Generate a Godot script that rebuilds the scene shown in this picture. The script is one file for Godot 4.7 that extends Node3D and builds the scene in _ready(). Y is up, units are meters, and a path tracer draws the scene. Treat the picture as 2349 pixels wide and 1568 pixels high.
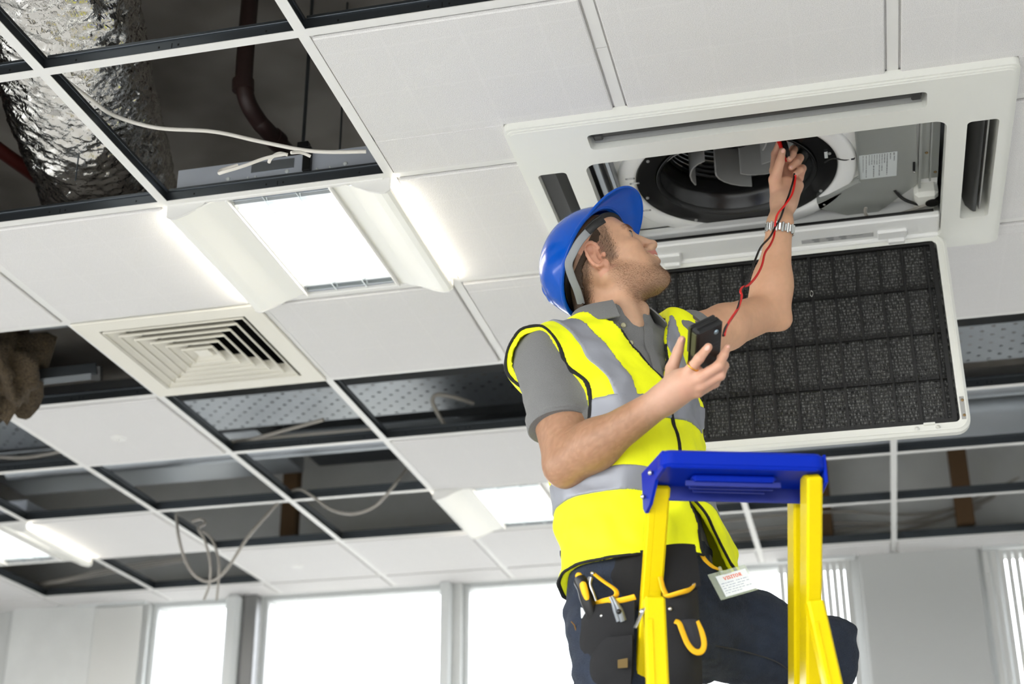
extends Node3D
# An office ceiling under refit: a technician on a step ladder tests a ceiling air conditioner.
const H := 2.9  # height of the suspended ceiling
const G := 0.6  # grid module
var M := {}


func _ready() -> void:
	# camera
	var cam := Camera3D.new()
	cam.name = "camera"
	cam.position = Vector3(1.61264, H - 1.82349, 2.36104)
	cam.rotation_order = EULER_ORDER_YXZ
	cam.rotation = Vector3(0.416026, 0.234217, -0.00336)
	cam.fov = 26.325
	var ph := CameraAttributesPhysical.new()
	ph.frustum_focal_length = 51.32
	ph.frustum_focus_distance = 3.2
	ph.exposure_aperture = 3.2
	ph.frustum_near = 0.05
	ph.frustum_far = 200.0
	cam.attributes = ph
	add_child(cam)
	cam.current = true
	# sky, exposure
	var we := WorldEnvironment.new()
	we.name = "environment"
	var e := Environment.new()
	e.background_mode = Environment.BG_SKY
	var sm := ProceduralSkyMaterial.new()
	sm.sky_top_color = Color(0.93, 0.96, 1.0)
	sm.sky_horizon_color = Color(1.0, 1.0, 1.0)
	sm.ground_horizon_color = Color(0.9, 0.9, 0.9)
	sm.ground_bottom_color = Color(0.6, 0.6, 0.58)
	sm.sky_energy_multiplier = SKY_ENERGY
	sm.ground_energy_multiplier = SKY_ENERGY * 0.7
	var sky := Sky.new()
	sky.sky_material = sm
	e.sky = sky
	e.tonemap_mode = Environment.TONE_MAPPER_LINEAR
	e.tonemap_exposure = EXPOSURE
	e.sdfgi_enabled = true
	e.ssao_enabled = true
	e.ssil_enabled = true
	we.environment = e
	add_child(we)
	materials()
	room()
	suspended_ceiling()
	plenum()
	air_conditioner()
	lights_and_vents()
	ladder()
	person()


const SKY_ENERGY := 3.0
const EXPOSURE := 1.03


func c(x: float, y: float, z: float) -> Vector3:
	return Vector3(x, H + y, z)


# ---------------------------------------------------------------- helpers
class MB:
	var v := PackedVector3Array()
	var n := PackedVector3Array()
	var t := PackedVector2Array()
	var ix := PackedInt32Array()

	func quad(a: Vector3, b: Vector3, cc: Vector3, d: Vector3) -> void:
		var nn := (b - a).cross(d - a)
		if nn.length_squared() < 1e-16:
			nn = (cc - b).cross(d - b)
		nn = nn.normalized()
		var k := v.size()
		v.append_array([a, b, cc, d])
		n.append_array([nn, nn, nn, nn])
		t.append_array([Vector2(0, 1), Vector2(1, 1), Vector2(1, 0), Vector2(0, 0)])
		ix.append_array([k, k + 2, k + 1, k, k + 3, k + 2])

	func tri(a: Vector3, b: Vector3, cc: Vector3) -> void:
		var nn := (b - a).cross(cc - a).normalized()
		var k := v.size()
		v.append_array([a, b, cc])
		n.append_array([nn, nn, nn])
		t.append_array([Vector2(0, 1), Vector2(1, 1), Vector2(1, 0)])
		ix.append_array([k, k + 2, k + 1])

	func box(ce: Vector3, s: Vector3, b := Basis(), bev := 0.0) -> MB:
		var h := s * 0.5
		if bev <= 0.0:
			for ax in 3:
				for sg in [-1.0, 1.0]:
					var u := Vector3()
					var w := Vector3()
					var nn := Vector3()
					nn[ax] = h[ax] * sg
					u[(ax + 1) % 3] = h[(ax + 1) % 3] * sg
					w[(ax + 2) % 3] = h[(ax + 2) % 3]
					quad(ce + b * (nn - u - w), ce + b * (nn + u - w), ce + b * (nn + u + w), ce + b * (nn - u + w))
			return self
		bev = minf(bev, minf(h.x, minf(h.y, h.z)) * 0.99)
		for ax in 3:
			var p := (ax + 1) % 3
			var q := (ax + 2) % 3
			for sg in [-1.0, 1.0]:
				var co := []
				for m in [[-1, -1], [1, -1], [1, 1], [-1, 1]]:
					var x := Vector3()
					x[ax] = h[ax] * sg
					x[p] = (h[p] - bev) * m[0] * sg
					x[q] = (h[q] - bev) * m[1]
					co.append(ce + b * x)
				quad(co[0], co[1], co[2], co[3])
			for s1 in [-1.0, 1.0]:
				for s2 in [-1.0, 1.0]:
					var co := []
					for m in [[0, -1], [0, 1], [1, 1], [1, -1]]:
						var x := Vector3()
						x[ax] = (h[ax] - bev) * m[1]
						x[p] = (h[p] - (bev if m[0] == 1 else 0.0)) * s1
						x[q] = (h[q] - (bev if m[0] == 0 else 0.0)) * s2
						co.append(x)
					var nn: Vector3 = (co[1] - co[0]).cross(co[3] - co[0])
					if nn.dot(co[0] + co[2]) < 0.0:
						co.reverse()
					quad(ce + b * co[0], ce + b * co[1], ce + b * co[2], ce + b * co[3])
		for sx in [-1.0, 1.0]:
			for sy in [-1.0, 1.0]:
				for sz in [-1.0, 1.0]:
					var a := Vector3(h.x * sx, (h.y - bev) * sy, (h.z - bev) * sz)
					var d := Vector3((h.x - bev) * sx, h.y * sy, (h.z - bev) * sz)
					var f := Vector3((h.x - bev) * sx, (h.y - bev) * sy, h.z * sz)
					if (d - a).cross(f - a).dot(a) < 0.0:
						tri(ce + b * a, ce + b * f, ce + b * d)
					else:
						tri(ce + b * a, ce + b * d, ce + b * f)
		return self

	# box from corner to corner
	func cell(a: Vector3, b: Vector3, bev := 0.0) -> MB:
		return box((a + b) * 0.5, (b - a).abs(), Basis(), bev)

	# bar between two points
	func bar(a: Vector3, b: Vector3, w: float, hh: float, up := Vector3.UP, bev := 0.0) -> MB:
		var y := (b - a).normalized()
		var x := up.cross(y).normalized() if absf(up.dot(y)) < 0.99 else Vector3.RIGHT.cross(y).normalized()
		var z := x.cross(y)
		return box((a + b) * 0.5, Vector3(w, a.distance_to(b), hh), Basis(x, y, z), bev)

	func tube(path: PackedVector3Array, r, sides := 10, flat := 1.0, up := Vector3(0.13, 0.97, 0.2)) -> MB:
		var k0 := v.size()
		var m := path.size()
		var side := Vector3()
		for k in m:
			var d := (path[mini(k + 1, m - 1)] - path[maxi(k - 1, 0)]).normalized()
			if k == 0:
				side = d.cross(up)
				if side.length() < 0.05:
					side = d.cross(Vector3.RIGHT)
			side = (side - d * side.dot(d)).normalized()
			var w := side.cross(d)
			var rr: float = r if r is float else r[k]
			for s in sides + 1:
				var an := TAU * s / sides
				var o := side * cos(an) + w * sin(an) * flat
				v.append(path[k] + o * rr)
				n.append((side * cos(an) * flat + w * sin(an)).normalized())
				t.append(Vector2(float(s) / sides, float(k) / (m - 1)))
		for k in m - 1:
			for s in sides:
				var a := k0 + k * (sides + 1) + s
				var b := a + sides + 1
				ix.append_array([a, b + 1, b, a, a + 1, b + 1])
		for e in 2:
			var kk := k0 + (m - 1) * (sides + 1) * e
			var d := (path[0] - path[1]).normalized() if e == 0 else (path[m - 1] - path[m - 2]).normalized()
			var cc := v.size()
			v.append(path[0] if e == 0 else path[m - 1])
			n.append(d)
			t.append(Vector2(0.5, 0.5))
			for s in sides + 1:
				v.append(v[kk + s])
				n.append(d)
				t.append(Vector2(0.5, 0.5))
			for s in sides:
				if e == 0:
					ix.append_array([cc, cc + 2 + s, cc + 1 + s])
				else:
					ix.append_array([cc, cc + 1 + s, cc + 2 + s])
		return self

	# profile of (radius, height) turned about local y; its outside is on the right going up
	func lathe(pr: PackedVector2Array, xf: Transform3D, segs := 32, smooth := true) -> MB:
		for k in pr.size() - 1:
			var na := _pn(pr, k)
			var nb := na
			if smooth:
				na = _pv(pr, k)
				nb = _pv(pr, k + 1)
			var k0 := v.size()
			for s in segs + 1:
				var an := TAU * s / segs
				var cs := cos(an)
				var sn := sin(an)
				for e in 2:
					var p: Vector2 = pr[k + e]
					var nn: Vector2 = na if e == 0 else nb
					v.append(xf * Vector3(p.x * cs, p.y, p.x * sn))
					n.append((xf.basis * Vector3(nn.x * cs, nn.y, nn.x * sn)).normalized())
					t.append(Vector2(float(s) / segs, float(k + e) / (pr.size() - 1)))
			for s in segs:
				var a := k0 + s * 2
				ix.append_array([a, a + 2, a + 3, a, a + 3, a + 1])
		return self

	func _pn(pr: PackedVector2Array, k: int) -> Vector2:
		var d := pr[k + 1] - pr[k]
		return Vector2(d.y, -d.x).normalized()

	func _pv(pr: PackedVector2Array, k: int) -> Vector2:
		if k == 0:
			return _pn(pr, 0)
		if k == pr.size() - 1:
			return _pn(pr, k - 1)
		var a := _pn(pr, k - 1)
		var b := _pn(pr, k)
		if a.dot(b) < 0.5:
			return b
		return (a + b).normalized()

	# polygon in local xy (counter-clockwise), pushed from z = 0 to z = depth
	func extrude(poly: PackedVector2Array, xf: Transform3D, depth: float, bev := 0.0) -> MB:
		var idx := Geometry2D.triangulate_polygon(poly)
		if Geometry2D.is_polygon_clockwise(poly):
			poly.reverse()
			idx = Geometry2D.triangulate_polygon(poly)
		var inner := poly
		if bev > 0.0:
			var of := Geometry2D.offset_polygon(poly, -bev)
			if of.size() == 1 and of[0].size() == poly.size():
				inner = of[0]
				var best := 0
				for k in inner.size():
					if inner[k].distance_squared_to(poly[0]) < inner[best].distance_squared_to(poly[0]):
						best = k
				var rl := PackedVector2Array()
				for k in inner.size():
					rl.append(inner[(k + best) % inner.size()])
				inner = rl
			else:
				bev = 0.0
		var flip := xf.basis.determinant() < 0.0
		for e in 2:
			var z := depth if e == 1 else 0.0
			for k in range(0, idx.size(), 3):
				var a := xf * Vector3(inner[idx[k]].x, inner[idx[k]].y, z)
				var b := xf * Vector3(inner[idx[k + 1]].x, inner[idx[k + 1]].y, z)
				var cc := xf * Vector3(inner[idx[k + 2]].x, inner[idx[k + 2]].y, z)
				var want := xf.basis.z * (1.0 if e == 1 else -1.0) * signf(depth)
				if (b - a).cross(cc - a).dot(want) < 0.0:
					tri(a, cc, b)
				else:
					tri(a, b, cc)
		var sg := signf(depth)
		var lv := [[inner, 0.0], [poly, bev * sg], [poly, depth - bev * sg], [inner, depth]]
		for l in 3:
			if bev <= 0.0 and l != 1:
				continue
			for k in poly.size():
				var k2 := (k + 1) % poly.size()
				var a := xf * Vector3(lv[l][0][k].x, lv[l][0][k].y, lv[l][1])
				var b := xf * Vector3(lv[l][0][k2].x, lv[l][0][k2].y, lv[l][1])
				var cc := xf * Vector3(lv[l + 1][0][k2].x, lv[l + 1][0][k2].y, lv[l + 1][1])
				var d := xf * Vector3(lv[l + 1][0][k].x, lv[l + 1][0][k].y, lv[l + 1][1])
				if flip != (sg < 0.0):
					quad(d, cc, b, a)
				else:
					quad(a, b, cc, d)
		return self

	# plate with a hole: two outlines with the same number of points, in local xy
	func ring(outer: PackedVector2Array, inner: PackedVector2Array, xf: Transform3D, depth: float, bev := 0.0) -> MB:
		var m := outer.size()
		var f := func(p: Vector2, z: float) -> Vector3: return xf * Vector3(p.x, p.y, z)
		for k in m:
			var k2 := (k + 1) % m
			var oa := outer[k]
			var ob := outer[k2]
			var oc := oa
			var od := ob
			if bev > 0.0:
				oc = oa + (inner[k] - oa).normalized() * bev
				od = ob + (inner[k2] - ob).normalized() * bev
			quad(f.call(oc, depth), f.call(od, depth), f.call(inner[k2], depth), f.call(inner[k], depth))
			quad(f.call(ob, 0), f.call(oa, 0), f.call(inner[k], 0), f.call(inner[k2], 0))
			quad(f.call(oa, 0), f.call(ob, 0), f.call(ob, depth - bev), f.call(oa, depth - bev))
			if bev > 0.0:
				quad(f.call(oa, depth - bev), f.call(ob, depth - bev), f.call(od, depth), f.call(oc, depth))
			quad(f.call(inner[k2], 0), f.call(inner[k], 0), f.call(inner[k], depth), f.call(inner[k2], depth))
		return self

	# smooth sheet through a grid of points, rows of w points
	func sheet(p: PackedVector3Array, w: int, thick := 0.0) -> MB:
		var hh := p.size() / w
		var nm := PackedVector3Array()
		for j in hh:
			for i in w:
				var du := p[j * w + mini(i + 1, w - 1)] - p[j * w + maxi(i - 1, 0)]
				var dv := p[mini(j + 1, hh - 1) * w + i] - p[maxi(j - 1, 0) * w + i]
				nm.append(du.cross(dv).normalized())
		for e in (2 if thick > 0.0 else 1):
			var k0 := v.size()
			for k in p.size():
				v.append(p[k] - nm[k] * thick * e)
				n.append(nm[k] * (1.0 if e == 0 else -1.0))
				t.append(Vector2(float(k % w) / (w - 1), float(k / w) / (hh - 1)))
			for j in hh - 1:
				for i in w - 1:
					var a := k0 + j * w + i
					if e == 0:
						ix.append_array([a, a + w + 1, a + 1, a, a + w, a + w + 1])
					else:
						ix.append_array([a, a + 1, a + w + 1, a, a + w + 1, a + w])
		if thick > 0.0:
			var q := func(k: int) -> Vector3: return p[k] - nm[k] * thick
			for i in w - 1:
				quad(p[i + 1], p[i], q.call(i), q.call(i + 1))
				var o := (hh - 1) * w
				quad(p[o + i], p[o + i + 1], q.call(o + i + 1), q.call(o + i))
			for j in hh - 1:
				quad(p[j * w], p[(j + 1) * w], q.call((j + 1) * w), q.call(j * w))
				quad(p[(j + 1) * w + w - 1], p[j * w + w - 1], q.call(j * w + w - 1), q.call((j + 1) * w + w - 1))
		return self

	func ball(ce: Vector3, r: Vector3, b := Basis(), seg := 16) -> MB:
		var k0 := v.size()
		var rows := seg / 2
		for j in rows + 1:
			for i in seg + 1:
				var th := PI * j / rows
				var an := TAU * i / seg
				var u := Vector3(sin(th) * cos(an), cos(th), sin(th) * sin(an))
				v.append(ce + b * (u * r))
				n.append((b * (u / r)).normalized())
				t.append(Vector2(float(i) / seg, float(j) / rows))
		for j in rows:
			for i in seg:
				var a := k0 + j * (seg + 1) + i
				ix.append_array([a, a + seg + 1, a + seg + 2, a, a + seg + 2, a + 1])
		return self

	func done() -> ArrayMesh:
		var a := []
		a.resize(Mesh.ARRAY_MAX)
		a[Mesh.ARRAY_VERTEX] = v
		a[Mesh.ARRAY_NORMAL] = n
		a[Mesh.ARRAY_TEX_UV] = t
		a[Mesh.ARRAY_INDEX] = ix
		var m := ArrayMesh.new()
		m.add_surface_from_arrays(Mesh.PRIMITIVE_TRIANGLES, a)
		return m


func put(called: String, what, m: Material, parent: Node = self) -> MeshInstance3D:
	var o := MeshInstance3D.new()
	o.name = called
	o.mesh = what.done() if what is MB else what
	o.material_override = m
	parent.add_child(o, true)
	return o


func base(called: String, parent: Node = self) -> Node3D:
	var o := Node3D.new()
	o.name = called
	parent.add_child(o, true)
	return o


func tag(o: Node, label: String, category: String, group := "") -> Node:
	o.set_meta("label", label)
	o.set_meta("category", category)
	if group:
		o.set_meta("group", group)
	return o


func structure(o: Node, label := "", category := "") -> Node:
	o.set_meta("kind", "structure")
	if label:
		o.set_meta("label", label)
		o.set_meta("category", category)
	return o


func rr(w: float, h: float, r: float, seg := 6, ce := Vector2.ZERO) -> PackedVector2Array:
	var p := PackedVector2Array()
	var cs := [Vector2(1, 1), Vector2(-1, 1), Vector2(-1, -1), Vector2(1, -1)]
	for k in 4:
		for s in seg + 1:
			var an := (k + float(s) / seg) * PI / 2
			p.append(ce + Vector2(cs[k].x * (w / 2 - r), cs[k].y * (h / 2 - r)) + Vector2(cos(an), sin(an)) * r)
	return p


func smooth(p: PackedVector3Array, per := 8) -> PackedVector3Array:
	var o := PackedVector3Array()
	var m := p.size()
	for k in m - 1:
		var a := p[maxi(k - 1, 0)]
		var d := p[mini(k + 2, m - 1)]
		for s in per:
			o.append(p[k].cubic_interpolate(p[k + 1], a, d, float(s) / per))
	o.append(p[m - 1])
	return o


func mat(called: String, col: Color, rough := 0.6, metal := 0.0) -> StandardMaterial3D:
	var m := StandardMaterial3D.new()
	m.resource_name = called
	m.albedo_color = col
	m.roughness = rough
	m.metallic = metal
	M[called] = m
	return m


func noise(freq: float, oct := 3, sd := 1, kind := FastNoiseLite.TYPE_SIMPLEX_SMOOTH) -> FastNoiseLite:
	var f := FastNoiseLite.new()
	f.seed = sd
	f.frequency = freq
	f.fractal_octaves = oct
	f.noise_type = kind
	return f


func ntex(f: FastNoiseLite, lo: Color, hi: Color, size := 512, a := 0.0, b := 1.0, normal := 0.0) -> NoiseTexture2D:
	var t := NoiseTexture2D.new()
	t.width = size
	t.height = size
	t.seamless = true
	t.noise = f
	if normal > 0.0:
		t.as_normal_map = true
		t.bump_strength = normal
	else:
		var g := Gradient.new()
		g.offsets = PackedFloat32Array([a, b])
		g.colors = PackedColorArray([lo, hi])
		t.color_ramp = g
	return t


func tri_map(m: StandardMaterial3D, tex: Texture2D, scale: float, nrm: Texture2D = null, ns := 1.0, world := true) -> void:
	m.uv1_triplanar = true
	m.uv1_world_triplanar = world
	m.uv1_scale = Vector3.ONE * scale
	m.albedo_texture = tex
	if nrm:
		m.normal_enabled = true
		m.normal_texture = nrm
		m.normal_scale = ns


func materials() -> void:
	var t := mat("tile", Color(0.9, 0.892, 0.888), 0.95)
	tri_map(t, ntex(noise(0.16, 2, 3), Color(0.86, 0.86, 0.86), Color.WHITE, 512, 0.2, 0.5), 6.0, ntex(noise(0.12, 2, 5), Color.BLACK, Color.WHITE, 512, 0, 1, 3.0), 0.5)
	mat("tee_white", Color(0.9, 0.895, 0.885), 0.45)
	mat("tee_grey", Color(0.36, 0.38, 0.4), 0.35, 0.85)
	mat("dark", Color(0.03, 0.03, 0.03), 0.7)
	var k := mat("concrete", Color(0.6, 0.58, 0.555), 0.95)
	tri_map(k, ntex(noise(0.004, 4, 11), Color(0.78, 0.77, 0.76), Color(1, 1, 1), 1024, 0.25, 0.75), 0.35)
	var w := mat("wall", Color(0.82, 0.825, 0.82), 0.8)
	tri_map(w, ntex(noise(0.01, 4, 12), Color(0.97, 0.97, 0.97), Color.WHITE, 512), 1.0)
	mat("wall_grey_and_shade", Color(0.74, 0.745, 0.74), 0.8)
	var fl := mat("carpet", Color(0.79, 0.778, 0.755), 0.95)
	tri_map(fl, ntex(noise(0.2, 2, 13), Color(0.8, 0.8, 0.8), Color.WHITE, 512), 3.0)
	mat("window_frame", Color(0.8, 0.81, 0.81), 0.4)
	mat("window_grey", Color(0.45, 0.45, 0.45), 0.4, 0.3)
	var g := mat("glass", Color(1, 1, 1, 0.04), 0.02)
	g.transparency = BaseMaterial3D.TRANSPARENCY_ALPHA
	var bl := mat("blind", Color(0.84, 0.84, 0.83), 0.8)
	bl.backlight_enabled = true
	bl.backlight = Color(0.25, 0.25, 0.25)
	var fo := mat("foil", Color(0.88, 0.87, 0.85), 0.13, 1.0)
	fo.normal_enabled = true
	fo.normal_texture = ntex(noise(0.03, 3, 21, FastNoiseLite.TYPE_CELLULAR), Color.BLACK, Color.WHITE, 1024, 0, 1, 5.0)
	fo.uv1_scale = Vector3(3, 5, 1)
	mat("galvanised", Color(0.62, 0.64, 0.66), 0.38, 0.9)
	mat("steel", Color(0.75, 0.75, 0.74), 0.25, 1.0)
	mat("housing", Color(0.72, 0.74, 0.78), 0.4, 0.25)
	mat("cable_white", Color(0.88, 0.86, 0.83), 0.45)
	mat("cable_grey", Color(0.62, 0.6, 0.57), 0.5)
	mat("pipe_brown", Color(0.2, 0.13, 0.12), 0.5)
	mat("pipe_red", Color(0.3, 0.08, 0.06), 0.45)
	mat("black", Color(0.025, 0.025, 0.028), 0.4)
	mat("label", Color(0.82, 0.84, 0.84), 0.5)
	mat("print", Color(0.25, 0.25, 0.26), 0.6)
	mat("wood", Color(0.36, 0.27, 0.17), 0.8)
	var wo := mat("wool", Color(0.42, 0.36, 0.28), 1.0)
	tri_map(wo, ntex(noise(0.08, 4, 31), Color(0.45, 0.45, 0.45), Color.WHITE, 256), 6.0, ntex(noise(0.06, 4, 32), Color.BLACK, Color.WHITE, 256, 0, 1, 12.0), 1.0)
	mat("diffuser_cream", Color(0.9, 0.885, 0.84), 0.5)
	mat("wing", Color(0.96, 0.955, 0.93), 0.35)
	var em := mat("lamp_panel", Color(1, 1, 1), 0.5)
	em.emission_enabled = true
	em.emission = Color(1.0, 0.985, 0.95)
	em.emission_energy_multiplier = 3.0
	var e2 := mat("lamp_edge", Color(1, 1, 1), 0.5)
	e2.emission_enabled = true
	e2.emission = Color(1.0, 0.97, 0.9)
	e2.emission_energy_multiplier = 7.0
	mat("lamp_reflector", Color(0.6, 0.62, 0.63), 0.4, 0.3)  # louvre metal with a dark reflection put into its grey colour
	mat("louvre", Color(0.9, 0.92, 0.93), 0.2, 0.8)


# ---------------------------------------------------------------- room
const X0 := -4.2
const X1 := 4.8
const ZB := -4.43
const ZF := 4.6
const SLAB := 0.82


func wall_with_openings(called: String, a: Vector3, b: Vector3, thick: Vector3, openings: Array, m: Material) -> Node3D:
	# a to b along the foot of the wall; openings are [from, to, low, high] along it
	var o := MB.new()
	var d := (b - a).normalized()
	var len := a.distance_to(b)
	var top := H + SLAB
	var at := 0.0
	var add := func(s0: float, s1: float, y0: float, y1: float) -> void:
		if s1 - s0 > 0.001 and y1 - y0 > 0.001:
			var p := a + d * s0 + Vector3(0, y0, 0)
			var q := a + d * s1 + Vector3(0, y1, 0) + thick
			o.cell(Vector3(minf(p.x, q.x), p.y, minf(p.z, q.z)), Vector3(maxf(p.x, q.x), q.y, maxf(p.z, q.z)))
	for w in openings:
		add.call(at, w[0], 0.0, top)
		add.call(w[0], w[1], 0.0, w[2])
		add.call(w[0], w[1], w[3], top)
		at = w[1]
	add.call(at, len, 0.0, top)
	return structure(put(called, o, m))


func window_unit(called: String, x0: float, x1: float, y0: float, y1: float, z: float) -> void:
	var w := base(called)
	structure(w, "tall bright window in the far wall", "window")
	var f := MB.new()
	for s in [[x0, x0 + 0.03, y0, y1], [x1 - 0.03, x1, y0, y1], [x0 + 0.03, x1 - 0.03, y0, y0 + 0.04], [x0 + 0.03, x1 - 0.03, y1 - 0.02, y1]]:
		f.cell(Vector3(s[0], s[2], z - 0.1), Vector3(s[1], s[3], z - 0.04), 0.004)
	put("window_frame", f, M.window_frame, w)
	put("pane", MB.new().cell(Vector3(x0 + 0.02, y0 + 0.03, z - 0.073), Vector3(x1 - 0.02, y1 - 0.01, z - 0.067)), M.glass, w)


func blind(x0: float, x1: float, step: float, turn: float, label: String, slat := 0.0275) -> void:
	var o := base("vertical_blind")
	o.position = Vector3(x0, 0.5, ZB + 0.05)
	tag(o, label, "blind", "vertical blinds at the far windows")
	put("head_rail", MB.new().box(Vector3((x1 - x0) / 2, H - 0.505, 0), Vector3(x1 - x0, 0.03, 0.04), Basis(), 0.004), M.window_frame, o)
	var mesh := MB.new().box(Vector3.ZERO, Vector3(slat, H - 0.525, 0.0025)).done()
	var n := int((x1 - x0) / step)
	for k in n:
		var s := put("slat", mesh, M.blind, o)
		s.position = Vector3((k + 0.5) * step, (H - 0.525) / 2, 0)
		s.rotation.y = turn


func room() -> void:
	structure(put("floor", MB.new().cell(Vector3(X0 - 0.3, -0.2, ZB - 0.3), Vector3(X1 + 0.3, 0, ZF + 0.3)), M.carpet), "pale carpeted office floor", "floor")
	var s := put("roof_slab", MB.new().cell(Vector3(X0 - 0.3, H + SLAB, ZB - 0.3), Vector3(X1 + 0.3, H + SLAB + 0.25, ZF + 0.3)), M.concrete)
	structure(s, "bare concrete slab above the open ceiling grid", "ceiling")
	var sill := 0.75
	var wins := [[-1.93, -1.47], [-1.32, -0.354], [-0.266, 0.62], [0.7, 1.6], [2.25, 2.62]]
	var op := []
	for w in wins:
		op.append([w[0] - X0, w[1] - X0, sill, H - 0.002])
	structure(wall_with_openings("wall_back", Vector3(X0, 0, ZB), Vector3(X1, 0, ZB), Vector3(0, 0, -0.22), op, M.wall), "white far wall with tall windows", "wall")
	for k in wins.size():
		window_unit("window_%d" % (k + 1), wins[k][0], wins[k][1], sill, H - 0.002, ZB)
	structure(wall_with_openings("wall_left", Vector3(X0, 0, ZF), Vector3(X0, 0, ZB), Vector3(-0.22, 0, 0), [[0.3, 4.6, 0.5, 2.78]], M.wall))  # unseen window, added to bring light in from the front left
	structure(wall_with_openings("wall_front", Vector3(X0, 0, ZF), Vector3(X1, 0, ZF), Vector3(0, 0, 0.22), [[0.15, 4.4, 0.05, 2.8], [4.6, 7.6, 0.05, 2.8]], M.wall))  # unseen windows, added and sized to light the man and near ceiling
	structure(wall_with_openings("wall_right", Vector3(X1, 0, ZF), Vector3(X1, 0, ZB), Vector3(0.22, 0, 0), [], M.wall))
	# pilasters and panels of the far wall
	structure(put("trim_1", MB.new().cell(Vector3(-2.68, 0, ZB), Vector3(-2.2, H, ZB + 0.06), 0.006), M.wall), "pale panel on the far wall", "wall panel")
	structure(put("trim_2", MB.new().cell(Vector3(-1.475, 0, ZB - 0.02), Vector3(-1.395, H - 0.004, ZB + 0.09), 0.02), M.window_frame), "white window post", "post")
	structure(put("trim_3", MB.new().cell(Vector3(-1.39, 0, ZB - 0.02), Vector3(-1.318, H - 0.004, ZB + 0.05), 0.006), M.window_grey), "grey window post", "post")
	structure(put("trim_4", MB.new().cell(Vector3(-0.36, 0, ZB - 0.02), Vector3(-0.31, H - 0.004, ZB + 0.06), 0.006), M.window_frame), "white window post", "post")
	structure(put("trim_5", MB.new().cell(Vector3(1.64, 0, ZB), Vector3(2.165, H, ZB + 0.05), 0.006), M.wall_grey_and_shade), "broad white panel between the far windows at right", "wall panel")  # white panel; its backlit shade is put into the grey colour
	structure(put("trim_6", MB.new().cell(Vector3(X0, 0, ZB), Vector3(-2.7, H, ZB + 0.02), 0.004), M.wall_grey_and_shade), "grey panel in the far left corner", "wall panel")
	blind(-2.3, -1.92, 0.03, 0.4, "stack of closed vertical blind slats left of the far windows")
	blind(1.27, 1.63, 0.03, 0.4, "vertical blind half drawn beside the ladder, daylight showing through")
	blind(2.18, 2.75, 0.033, 0.4, "vertical blind at the right edge of the far wall")
	# a pale building across the street
	var b := base("building")
	b.position = Vector3(-9.0, -3.0, -26.0)
	tag(b, "pale building seen through the far left window", "building")
	put("facade", MB.new().cell(Vector3(-5, 0, -4), Vector3(5.5, 5.0, 0), 0.05), M.wall, b)
	put("parapet", MB.new().cell(Vector3(-5.1, 5.0, -4.1), Vector3(5.6, 5.4, 0.1), 0.04), M.window_frame, b)
	for k in 5:
		put("window", MB.new().cell(Vector3(-4.2 + k * 1.9, 2.6, -0.06), Vector3(-3.0 + k * 1.9, 4.2, 0.03)), M.window_grey, b)


# ---------------------------------------------------------------- suspended ceiling
# cells that the photo shows open
const OPEN := [[-1, -1], [0, -1], [1, -1], [-1, 0], [0, 0], [-2, 2], [-3, 2], [-3, 3], [-1, 3], [0, 3], [1, 3], [2, 3], [3, 3], [4, 3], [-4, 4], [-3, 4], [-2, 4], [-1, 4], [1, 4], [2, 4], [3, 4], [4, 4], [-2, 5], [-1, 5], [1, 5], [2, 5], [3, 5], [4, 5], [-4, 6], [-3, 6], [1, 6], [2, 6], [3, 6], [4, 6], [-1, -2], [0, -2]]
const FITTED := [[0, 1], [-1, 2], [0, 5], [-4, 5]]
const AC := Rect2(0.925, -1.27, 1.14, 0.84)  # x, z of the conditioner's panel


func tile_mesh(x0: float, x1: float, z0: float, z1: float, o: MB) -> MB:
	# body lies on the tees, face drops between them
	var ce := Vector3((x0 + x1) / 2, 0, (z0 + z1) / 2)
	o.box(Vector3(0, 0.011, 0) + ce, Vector3(x1 - x0 - 0.008, 0.014, z1 - z0 - 0.008))
	o.box(Vector3(0, -0.001, 0) + ce, Vector3(x1 - x0 - 0.034, 0.011, z1 - z0 - 0.034), Basis(), 0.0025)
	return o


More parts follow.
